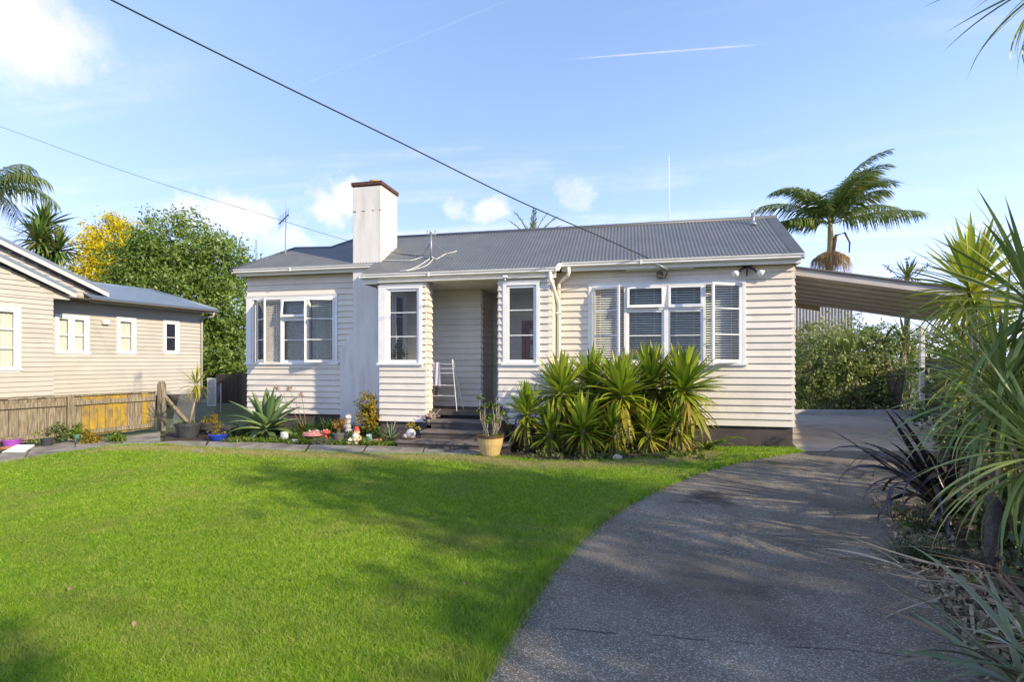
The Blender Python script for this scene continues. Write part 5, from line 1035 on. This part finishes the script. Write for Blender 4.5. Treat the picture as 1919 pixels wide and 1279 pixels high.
k = MB(); k.lathe(hc+Vector((.0, .012, .03*S)), [(.076*S, 0), (.07*S, .03), (.045*S, .07), (.02*S, .095), (.004, .10)], 14); k.build('cap', M_gred, gn, smooth=True)
k = MB(); k.ell(b0+Vector((0, -.06, .20*S)), (.06, .03, .05), 12, 7, .1, 3); k.build('beard', M_white, gn, smooth=True)
k = MB(); q = b0+Vector((0, -.15, .115))
for s in (-1, 1): k.add([q+Vector((0, .02, 0)), q+Vector((s*.075, .015, .018)), q+Vector((s*.075, -.06, .0)), q+Vector((0, -.055, -.018)), q+Vector((0, .02, -.012)), q+Vector((s*.075, .015, .006)), q+Vector((s*.075, -.06, -.012)), q+Vector((0, -.055, -.03))], [(0, 1, 2, 3), (7, 6, 5, 4), (0, 4, 5, 1), (1, 5, 6, 2), (2, 6, 7, 3), (3, 7, 4, 0)])
k.build('book', M_white, gn)
b0 = onz(692, 832); t = thing('frog_ornament', tuple(b0), 'squat teal green ornament beside the garden gnome', 'ornament'); k = MB(); k.lathe(b0, [(.06, 0), (.07, .05), (.055, .13), (.06, .17), (.04, .2), (.01, .205)], 14); k.build('body', M_teal, t, smooth=True); k = MB(); k.ell(b0+Vector((-.02, -.05, .17)), .018, 8, 5); k.ell(b0+Vector((.02, -.05, .17)), .018, 8, 5); k.build('eye', M_white, t)
b0 = onz(705, 834); t = thing('clay_duck', tuple(b0), 'terracotta clay dish ornament lying near the aloe', 'ornament'); k = MB(); k.ell(b0+Vector((0, 0, .06)), (.11, .07, .06), 14, 8); k.build('body', M_terra, t, smooth=True); k = MB(); k.ell(b0+Vector((.10, -.02, .10)), (.035, .03, .03), 10, 6); k.build('head', M_terra, t, smooth=True)
# aloe
b0 = onz(731, 828); al = thing('aloe', tuple(b0), 'grey green aloe with pointed leaves beside the steps', 'plant'); lv = [leafmesh('aloe%d' % i, .14, b_, LM_aloe, .4, 6, .2, .9, thick=.04) for i, b_ in enumerate((-.1, .2, .5))]
head(al, b0+Vector((0, 0, .08)), 30, (.28, .40), lv, (1.4, .05), .03, random.Random(12), spread=.08); k = MB(); k.tube([b0+Vector((.02, 0, .1)), b0+Vector((.12, 0, .42))], [.008, .005], 5); k.build('flower_stalk', M_beige, al)
# ornaments on the steps
b0 = onz(768, 823, .155); t = thing('shell_ornament', tuple(b0), 'round pale shell ornament lying on the bottom step', 'ornament'); k = MB(); k.ell(b0+Vector((.02, 0, .10)), (.10, .09, .10), 16, 10, .04); k.build('shell', mat('shell', (.50, .46, .46), .5, .25, 14), t, smooth=True); k = MB(); k.lathe(b0+Vector((-.02, 0, 0)), [(.13, 0), (.15, .02), (.14, .03), (.01, .025)], 16); k.build('dish', M_brown, t); k = MB(); k.ell(b0+Vector((-.07, -.04, .06)), (.06, .05, .045), 10, 6); k.build('foot', M_beige, t, smooth=True)
shrub('yellow_flowers', 'small yellow flowers sprouting behind the shell ornament', tuple(b0+Vector((-.02, .08, 0))), [((0, 0, .26), (.06, .05, .06)), ((.15, 0, .22), (.04, .04, .04))], leafmat('yellow_flower', [(.25, .28, .03), (.55, .42, .02), (.6, .5, .04)], .5, .3), 130, .035, 50, cat='plant', clump=.03, perclump=10)
b0 = onz(806, 798, .30); rp2 = thing('driftwood_pile', tuple(b0), 'heap of dry twigs and stones on the middle step', 'ornament'); k = MB(); g = random.Random(6)
for i in range(16): k.ell(b0+Vector((g.uniform(-.13, .13), g.uniform(-.08, .1), .05+g.uniform(0, .18))), (g.uniform(.03, .06),)*3, 8, 5, .4, i)
k.build('stones', mat('reddish_stone', (.22, .14, .11), .9, .5, 22, col2=(.42, .33, .27)), rp2)
k = MB()
for i in range(40): a = b0+Vector((g.uniform(-.15, .15), g.uniform(-.1, .12), g.uniform(.05, .25))); k.tube([a, a+Vector((g.uniform(-.13, .13), g.uniform(-.1, .1), g.uniform(-.05, .14)))], .005, 4)
k.build('twigs', M_beige, rp2)
b0 = onz(938, 812, .30); shrub('purple_succulent', 'dusky purple succulent bush beside the right porch screen', tuple(b0), [((0, 0, .24), (.14, .12, .2)), ((.04, 0, .42), (.1, .1, .1))], leafmat('purple_leaf', [(.07, .045, .055), (.13, .09, .10), (.10, .11, .06)], .5, .2), 520, .05, 51, cat='plant', clump=.04, perclump=14)
b0 = onz(957, 822, .153); pot('small_pot', 'small grey pot on the right end of the bottom step', b0, [(.05, 0), (.065, .13), (.055, .13), (.05, .11), (.01, .11)], M_galv)
b0 = onz(946, 823, .153); t = pot('small_pot', 'small dark pot with yellow leaved plant on the step', b0, [(.06, 0), (.08, .14), (.07, .14), (.06, .12), (.01, .12)], M_dkpot); shrub('yellow_plant', 'yellow leaved rosette growing in the small dark pot', tuple(b0+Vector((0, 0, .12))), [((0, 0, .1), (.12, .1, .06))], LM_gold, 240, .05, 52, cat='plant', clump=.04, perclump=12)
# clothes airer on the porch
c0 = onv(806, 775, -.35); t = thing('clothes_airer', (c0.x+.2, -.1, .6), 'white wire clothes airer standing on the porch', 'airer'); xl, xr = U(801, -.2)+.02, U(858, -.25)
def ap(x, y, z): return Vector((x, y, z))
k = MB()
for yy, s in ((-.38, 1), (.1, -1)):
    k.tube([ap(xl-.02, yy, .60), ap(xl+.08, -.14+s*-.02, 1.72)], .007, 6); k.tube([ap(xr+.02, yy, .60), ap(xr-.16, -.14+s*-.02, 1.72)], .007, 6)
k.build('frame', M_trim, t)
for i, z in enumerate((.92, 1.15, 1.42, 1.52, 1.62)):
    f_ = (z-.6)/1.12; k = MB()
    for yy in (-.38+.22*f_, .1-.22*f_): k.tube([ap(xl-.02+.10*f_, yy, z), ap(xr+.02-.18*f_, yy, z)], .005, 5)
    k.build('rail', M_trim, t)
def cloth(name, label, x0, x1, y, z0, z1, m, cat='towel'):
    k = MB(); n = 8; vs = []
    for i in range(n+1):
        for j in range(5): vs.append((x0+(x1-x0)*i/n, y+.015*math.sin(i*1.3+j*.5), z1-(z1-z0)*j/4))
    vs2 = [(a, b_+.012, c_) for a, b_, c_ in vs]; q = len(vs); F1 = [(i*5+j, i*5+j+1, i*5+j+6, i*5+j+5) for i in range(n) for j in range(4)]
    k.add(vs+vs2, F1+[tuple(x+q for x in f_[::-1]) for f_ in F1]); o = k.build(name, m, smooth=True); o['label'] = label; o['category'] = cat
cloth('towel', 'white towel hanging over the clothes airer', xl+.03, xl+.14, -.27, .98, 1.66, M_cloth); cloth('towel', 'pale lilac towel hanging over the clothes airer', xl+.145, xl+.30, -.24, 1.12, 1.66, M_cloth2); cloth('dark_cloth', 'dark cloth hanging low on the clothes airer', xl+.10, xl+.26, -.30, .93, 1.14, M_cloth3, 'cloth')
# pot plant behind the left porch glazing
b0 = Vector((U(748, -.2), -.25, 1.62)); t = thing('shelf', (b0.x, -.25, 1.55), 'white ledge inside the left porch screen', 'shelf'); k = MB(); k.box(PL+.08, PLR-.08, PV+.30, PV+.55, 1.585, 1.62); k.build('board', M_trim, t); k = MB(); k.box(PL+.2, PL+.23, PV+.30, PV+.5, .6, 1.585); k.box(PLR-.2, PLR-.17, PV+.30, PV+.5, .6, 1.585); k.build('leg', M_trim, t)
b0 = onv(748, 668, PV+.42); b0.z = 1.62; pot('green_pot', 'small green pot standing behind the left porch window', b0, [(.06, 0), (.085, .12), (.075, .12), (.01, .1)], M_teal); shrub('indoor_conifer', 'small dark conifer growing in the green pot', tuple(b0+Vector((0, 0, .1))), [((0, 0, .1), (.13, .11, .08)), ((0, 0, .24), (.09, .08, .08)), ((0, 0, .38), (.05, .05, .07))], LM_dark, 620, .045, 53, cat='plant', clump=.04, perclump=14)
# stones, litter
o = MB().ell(onz(1157, 862)+Vector((0, 0, .03)), (.09, .06, .06), 10, 6, .3, 4).build('stone', M_beige); o['label'] = 'single pinkish stone on the lawn before the yuccas'; o['category'] = 'stone'
o = MB().box(onz(371, 848).x-.11, onz(371, 848).x+.11, onz(371, 848).y-.06, onz(371, 848).y+.06, 0, .035).build('paver', M_conc, bevel=.01); o['label'] = 'small square paver set in the lawn beside the path'; o['category'] = 'paver'
LM_litter = leafmat('fallen_leaf', [(.35, .22, .12), (.50, .36, .22), (.28, .13, .07), (.55, .45, .32)], .8, .2)
lf = leafmesh('fallen', .5, .5, LM_litter, .5, 4, .45, .3)
g = random.Random(21)
for (x, y) in ((618, 1008), (716, 1037), (872, 1097), (355, 903), (408, 895), (128, 1108), (590, 928), (175, 924), (1010, 905), (920, 1150), (250, 1165), (1190, 905), (900, 940), (480, 1010), (60, 1265)):
    p = onz(x, y, .035); o = bpy.data.objects.new('fallen_leaf', lf); C.objects.link(o); o.location = p; ln = g.uniform(.03, .06); o.scale = (ln,)*3; o.rotation_euler = (g.uniform(-.4, .4), g.uniform(-.3, .3), g.uniform(0, 6.28)); o['label'] = 'dry brown fallen leaf lying on the lawn'; o['category'] = 'leaf'; o['group'] = 'fallen leaves on the lawn'
# ---- bed ground cover (uncountable) and the row of pots by the fence
g = np.random.default_rng(3)
def cover(name, label, pts, n, m, size, hgt, seed, wid=.10):
    bl_ = [((p[0], p[1], hgt*.5), (wid, wid, hgt)) for p in pts]; o = leafcloud(name, m, None, bl_, n, size, seed=seed, clump=.04, perclump=12, shell=.9, kind='stuff'); o['label'] = label; o['category'] = 'ground cover'
edge_pts = [onz(x, y) for x, y in [(430+i*9, 831+i*.28+rnd.uniform(-5, 0)) for i in range(36)]]
cover('ground_cover', 'low green ground cover along the path edge of the bed', edge_pts, 5200, LM_fresh, .05, .07, 60, .13)
back_pts = [dep(x, 812, rnd.uniform(11.6, 12.4)) for x in range(440, 720, 10)]
cover('bed_foliage', 'mixed green foliage filling the back of the flower bed', [(p.x, p.y) for p in back_pts], 3600, LM_agap, .08, .16, 61, .16)
cover('verge_weeds', 'ragged weeds and fern fronds around the yucca trunks', [onz(x, 852+rnd.uniform(-8, 12)) for x in range(975, 1330, 9)], 3600, leafmat('weed_leaf', [(.06, .10, .02), (.14, .18, .04), (.24, .20, .08), (.10, .15, .03)], .6, .3), .06, .07, 62, .14)
ft = thing('fern', tuple(onz(1330, 843)), 'small green fern with arching fronds at the dark house base', 'fern')
for i, (a_, Ln) in enumerate(((0, .75), (.5, .5), (-.5, .55), (2.6, .45), (1.3, .4), (-1.2, .4))): frond(ft, onz(1322, 846)+Vector((0, 0, .02)), a_, .75, Ln, 1.1, 22, .11, .3, (0, 0, 0), LM_fresh, 90+i, .02, 0, .1, 1)
for i, (x, y, r, m_, lab) in enumerate(((-10, 815, .28, LM_fresh, 'leafy green plant at the left end of the fence bed'), (20, 812, .2, LM_fresh, 'yellow green plant growing in the purple pot'), (62, 818, .22, LM_bush, 'reddish leafy plant between purple pot and dark pots'), (100, 815, .26, LM_cream, 'grey leaved wiry plant in front of the fence'), (135, 812, .26, LM_fresh, 'bright green bush in front of the lichen covered palings'), (165, 820, .18, LM_gold, 'low golden plant at the right end of the fence bed'), (215, 818, .13, LM_fresh, 'small weed clump at the foot of the fence'))):
    b0 = onz(x, y+13); shrub('bed_plant', lab, tuple(b0), [((0, 0, r*.75), (r, r*.8, r*.75)), ((r*.5, .05, r*.5), (r*.6, r*.6, r*.5))], m_, 700, .055, 70+i, cat='plant', clump=.05, perclump=14)
b0 = onz(22, 838); pot('purple_pot', 'bright purple plastic pot beside the white slab', b0, [(.12, 0), (.15, .13), (.145, .15), (.135, .13), (.01, .12)], M_purple, rim=(.15, .12, .03, None), soil=(.14, .13))
b0 = onz(16, 846); o = MB().lathe(b0, [(.06, .02), (.14, .05), (.15, .075), (.13, .075), (.03, .05)], 20).build('clay_saucer', M_terra); o['label'] = 'orange clay saucer leaning by the purple pot'; o['category'] = 'saucer'
q = onz(30, 850); o = MB().prism([(q.x-.19, q.y-.10, .0), (q.x+.19, q.y-.02, .0), (q.x+.13, q.y+.22, .10), (q.x-.19, q.y+.14, .10)], (0, 0, .005), (0, 0, .03)).build('white_slab', M_white, bevel=.006); o['label'] = 'tilted white tile lying at the path edge'; o['category'] = 'tile'
for (x, y, lab) in ((88, 838, 'black nursery pot among the fence bed plants'), (150, 832, 'dark green nursery pot at the lichen covered palings')):
    b0 = onz(x, y); pot('nursery_pot', lab, b0, [(.08, 0), (.11, .17), (.10, .17), (.09, .15), (.01, .15)], M_dkpot if x < 100 else M_teal, soil=(.095, .155))

# ================================================================== planting right of the drive
LM_cord = leafmat('cordyline_leaf', [(.10, .16, .04), (.17, .25, .06), (.28, .36, .09), (.43, .47, .15)], .36, .25, .45, tip=(.36, .27, .15))
LM_flax = leafmat('black_flax', [(.010, .008, .010), (.018, .013, .016), (.035, .026, .032)], .28, .03, .6)
LM_gflax = leafmat('grey_flax', [(.08, .11, .045), (.14, .17, .075), (.21, .23, .12)], .35, .12, .5)
LM_deadl = leafmat('dead_leaf', [(.30, .22, .14), (.43, .33, .22), (.21, .145, .09), (.52, .42, .30)], .75, .2)
cdv = [leafmesh('cord%d' % i, .036, b_, LM_cord, .35, 9, .35, .6, power=1.2) for i, b_ in enumerate((.25, .6, 1.0, 1.5))]
cdd = [leafmesh('cordd%d' % i, .036, b_, LM_deadl, .5, 8, .35, .6) for i, b_ in enumerate((.4, .9))]
def cordy(label, heads, b0, seed, nd=10):
    b0 = Vector(b0); t = thing('cordyline_plant', tuple(b0), label, 'cordyline'); g = random.Random(seed)
    for (x, y, D, n, Lr) in heads:
        c = dep(x, y, D); k = MB(); k.tube([b0+Vector((g.uniform(-.08, .08), g.uniform(-.08, .08), 0)), b0.lerp(c, .5)+Vector((g.uniform(-.08, .08), 0, 0)), c], [.036, .03, .026], 8); k.build('trunk', M_bark, t, smooth=True)
        head(t, c, n, Lr, cdv, (1.35, -1.15), .03, g, spread=.3, dead=cdd, ndead=nd)
cordy('tall green cordyline with long arching leaves beside the drive', [(1940, 590, 4.7, 130, (.95, 1.3))], rd(4.55, 4.6), 1)
cordy('bushy green cordyline overhanging the bed beside the drive', [(1880, 745, 4.7, 130, (.85, 1.2)), (1950, 860, 4.0, 100, (.85, 1.15)), (1900, 870, 4.8, 110, (.7, 1.0))], rd(4.45, 4.85), 2)
cordy('tallest cordyline with dark leaves hanging high over the drive', [(1985, -45, 4.4, 60, (.7, .98))], rd(4.75, 4.3), 3, 16)
LM_vy = leafmat('variegated_yucca', [(.20, .27, .035), (.36, .42, .05), (.58, .56, .08), (.26, .34, .05)], .4, .3)
vyv = [leafmesh('vy%d' % i, .075, b_, LM_vy, .35, 6, .42, .55) for i, b_ in enumerate((.1, .4, .8))]
for lab, x, y, D, n in (('yellow green yucca lit by the sun above the carport edge', 1822, 548, 6.4, 130), ('pale edged yucca standing among the cordylines', 1832, 690, 6.6, 96)):
    c = dep(x, y, D); b0 = Vector((c.x+.1, c.y, 0)); t = thing('yucca_tree', tuple(b0), lab, 'yucca'); k = MB(); k.tube([b0, c], [.07, .045], 8); k.build('trunk', M_bark, t, smooth=True); head(t, c, n, (.70, .95), vyv, (1.5, -.7), .03, random.Random(n), spread=.25, dead=cdd, ndead=12)
b0 = rd(4.75, 5.75); fl2 = thing('black_flax', tuple(b0), 'purple black flax with arching sword leaves at the drive edge', 'flax'); flv = [leafmesh('flax%d' % i, .055, b_, LM_flax, .35, 10, .4, .7, power=2.4) for i, b_ in enumerate((.1, .5, 1.2, 2.2, 2.8))]
g = random.Random(31); AL = AR+math.pi
for i in range(44):
    az = AL+g.gauss(0, .75) if i % 3 else g.uniform(0, 6.28); put_leaf(fl2, flv[min(4, int(g.random()**.8*5))], b0+Vector((g.uniform(-.12, .12), g.uniform(-.12, .12), .05)), az, g.uniform(.25, 1.15), g.uniform(1.0, 1.65), g.uniform(-.5, .5))
b0 = rd(2.62, 2.6); fl3 = thing('grey_flax', tuple(b0), 'grey green flax leaning in at the foot of the drive', 'flax'); gfv = [leafmesh('gflax%d' % i, .06, b_, LM_gflax, .35, 10, .4, .7, power=2.0) for i, b_ in enumerate((.3, .8, 1.5))]
for i in range(26):
    az = AL+g.gauss(.0, .8); put_leaf(fl3, g.choice(gfv), b0+Vector((g.uniform(-.1, .1), g.uniform(-.1, .1), .03)), az, g.uniform(.35, 1.1), g.uniform(.5, .9), g.uniform(-.5, .5))
dl = [leafmesh('deadl%d' % i, .032, b_, LM_deadl, .5, 9, .3, .7, power=1.2) for i, b_ in enumerate((-.4, .3, .8))]
for i in range(96):
    D = g.uniform(2.9, 4.5); Rr = 2.45+(D-2.9)*.55+g.uniform(-.15, 1.1)**1; p = rd(Rr, D, g.uniform(.03, .14)); o = bpy.data.objects.new('dead_leaf', g.choice(dl)); C.objects.link(o); o.location = p; ln = g.uniform(.35, .85); o.scale = (ln, ln, ln*.6); o.rotation_euler = (g.uniform(-.8, .8), g.uniform(-.12, .12), g.uniform(0, 6.28)); o['label'] = 'dry strap leaf lying at the edge of the drive'; o['category'] = 'leaf'; o['group'] = 'dead leaves beside the drive'
for (Rr, D, lab, n) in ((3.45, 4.45, 'dark green mondo grass clump at the drive edge', 420), (4.1, 5.3, 'dark grassy clump beneath the black flax', 260)):
    b0 = rd(Rr, D); t = thing('mondo_grass', tuple(b0), lab, 'plant'); tuft('leaves', leafmat('mondo_leaf', [(.015, .035, .012), (.03, .06, .018), (.06, .10, .03)], .45, .15), t, b0, n, (.18, .36), .007, n, .22, (1.5, .4), (.6, 1.9), 5, kind='stuff')
b0 = rd(3.82, 4.25); t = thing('tree_stump', tuple(b0), 'rough bare cordyline stump rising from the dead leaves', 'stump'); k = MB(); k.tube([b0, b0+Vector((.01, 0, .25)), b0+Vector((.03, .02, .6)), b0+Vector((.03, .02, .62))], [.075, .055, .05, .02], 12); k.build('bark', mat('rough_bark', (.05, .042, .036), .95, .4, 18, 1.0, 50, col2=(.13, .11, .095)), t, smooth=True)
for i, (Rr, D, hz, r, m_, lab) in enumerate(((4.6, 4.3, .35, (.7, .6, .4), LM_dark, 'dark low shrub under the cordylines'), (6.4, 7.2, .8, (.9, .8, .85), LM_dark, 'dark shrub filling the bed behind the black flax'), (8.4, 9.0, 1.0, (1.0, .9, 1.0), LM_tree, 'green shrub before the paling fence'), (10.9, 11.5, 1.0, (1.0, 1.0, 1.1), LM_bush, 'mixed shrub beside the carport post'), (5.8, 5.6, .9, (.8, .8, .9), LM_tree, 'leafy shrub behind the tall cordyline'), (3.9, 3.3, .25, (.5, .5, .3), LM_dark, 'low dark foliage among the dead leaves'))):
    b0 = rd(Rr, D); shrub('bed_shrub', lab, tuple(b0), [((0, 0, hz), r), ((.3, .2, hz*.6), (r[0]*.7, r[1]*.7, r[2]*.7))], m_, 2600, .09, 110+i, clump=.10)
lit = [rd(2.52+(D-2.6)*.5+1.9*rnd.random()**1.6, D) for D in [2.2+i*.018 for i in range(230)]]
cover('leaf_litter', 'grey brown leaf litter covering the bed beside the drive', lit, 15000, LM_deadl, .06, .018, 63, .15)
cover('bed_weeds', 'small green weeds among the litter beside the drive', lit[::5], 900, LM_fresh, .05, .06, 64, .10)
# ================================================================== trees around the camera (outside the picture: they shade the lawn and drive)
tree('street_tree', 'broad leafy tree beside the drive entrance', tuple(rd(6.9, 1.3)), 2.6, [((0, 0, 4.3), (1.4, 1.3, 1.0)), ((.9, .3, 4.0), (1.1, 1.0, .8)), ((-1.2, .1, 4.5), (1.2, 1.0, .7))], LM_tree, 2900, .22, 201, clump=.28)
tree('street_tree', 'tall leafy tree across the street behind the lawn', tuple(rd(6.2, -4.9)), 3.2, [((0, 0, 5.3), (1.2, 1.2, 1.1)), ((-.8, .5, 4.8), (.9, .9, .9))], LM_tree, 2600, .22, 202, clump=.28)
tree('street_tree', 'spreading leafy tree at the street corner of the drive', tuple(rd(8.2, -1.4)), 2.0, [((0, 0, 3.5), (1.5, 1.4, .8)), ((.9, .6, 3.3), (1.2, 1.2, .7)), ((-.9, -.2, 3.6), (1.1, 1.1, .7))], LM_tree, 3400, .2, 203, clump=.24)
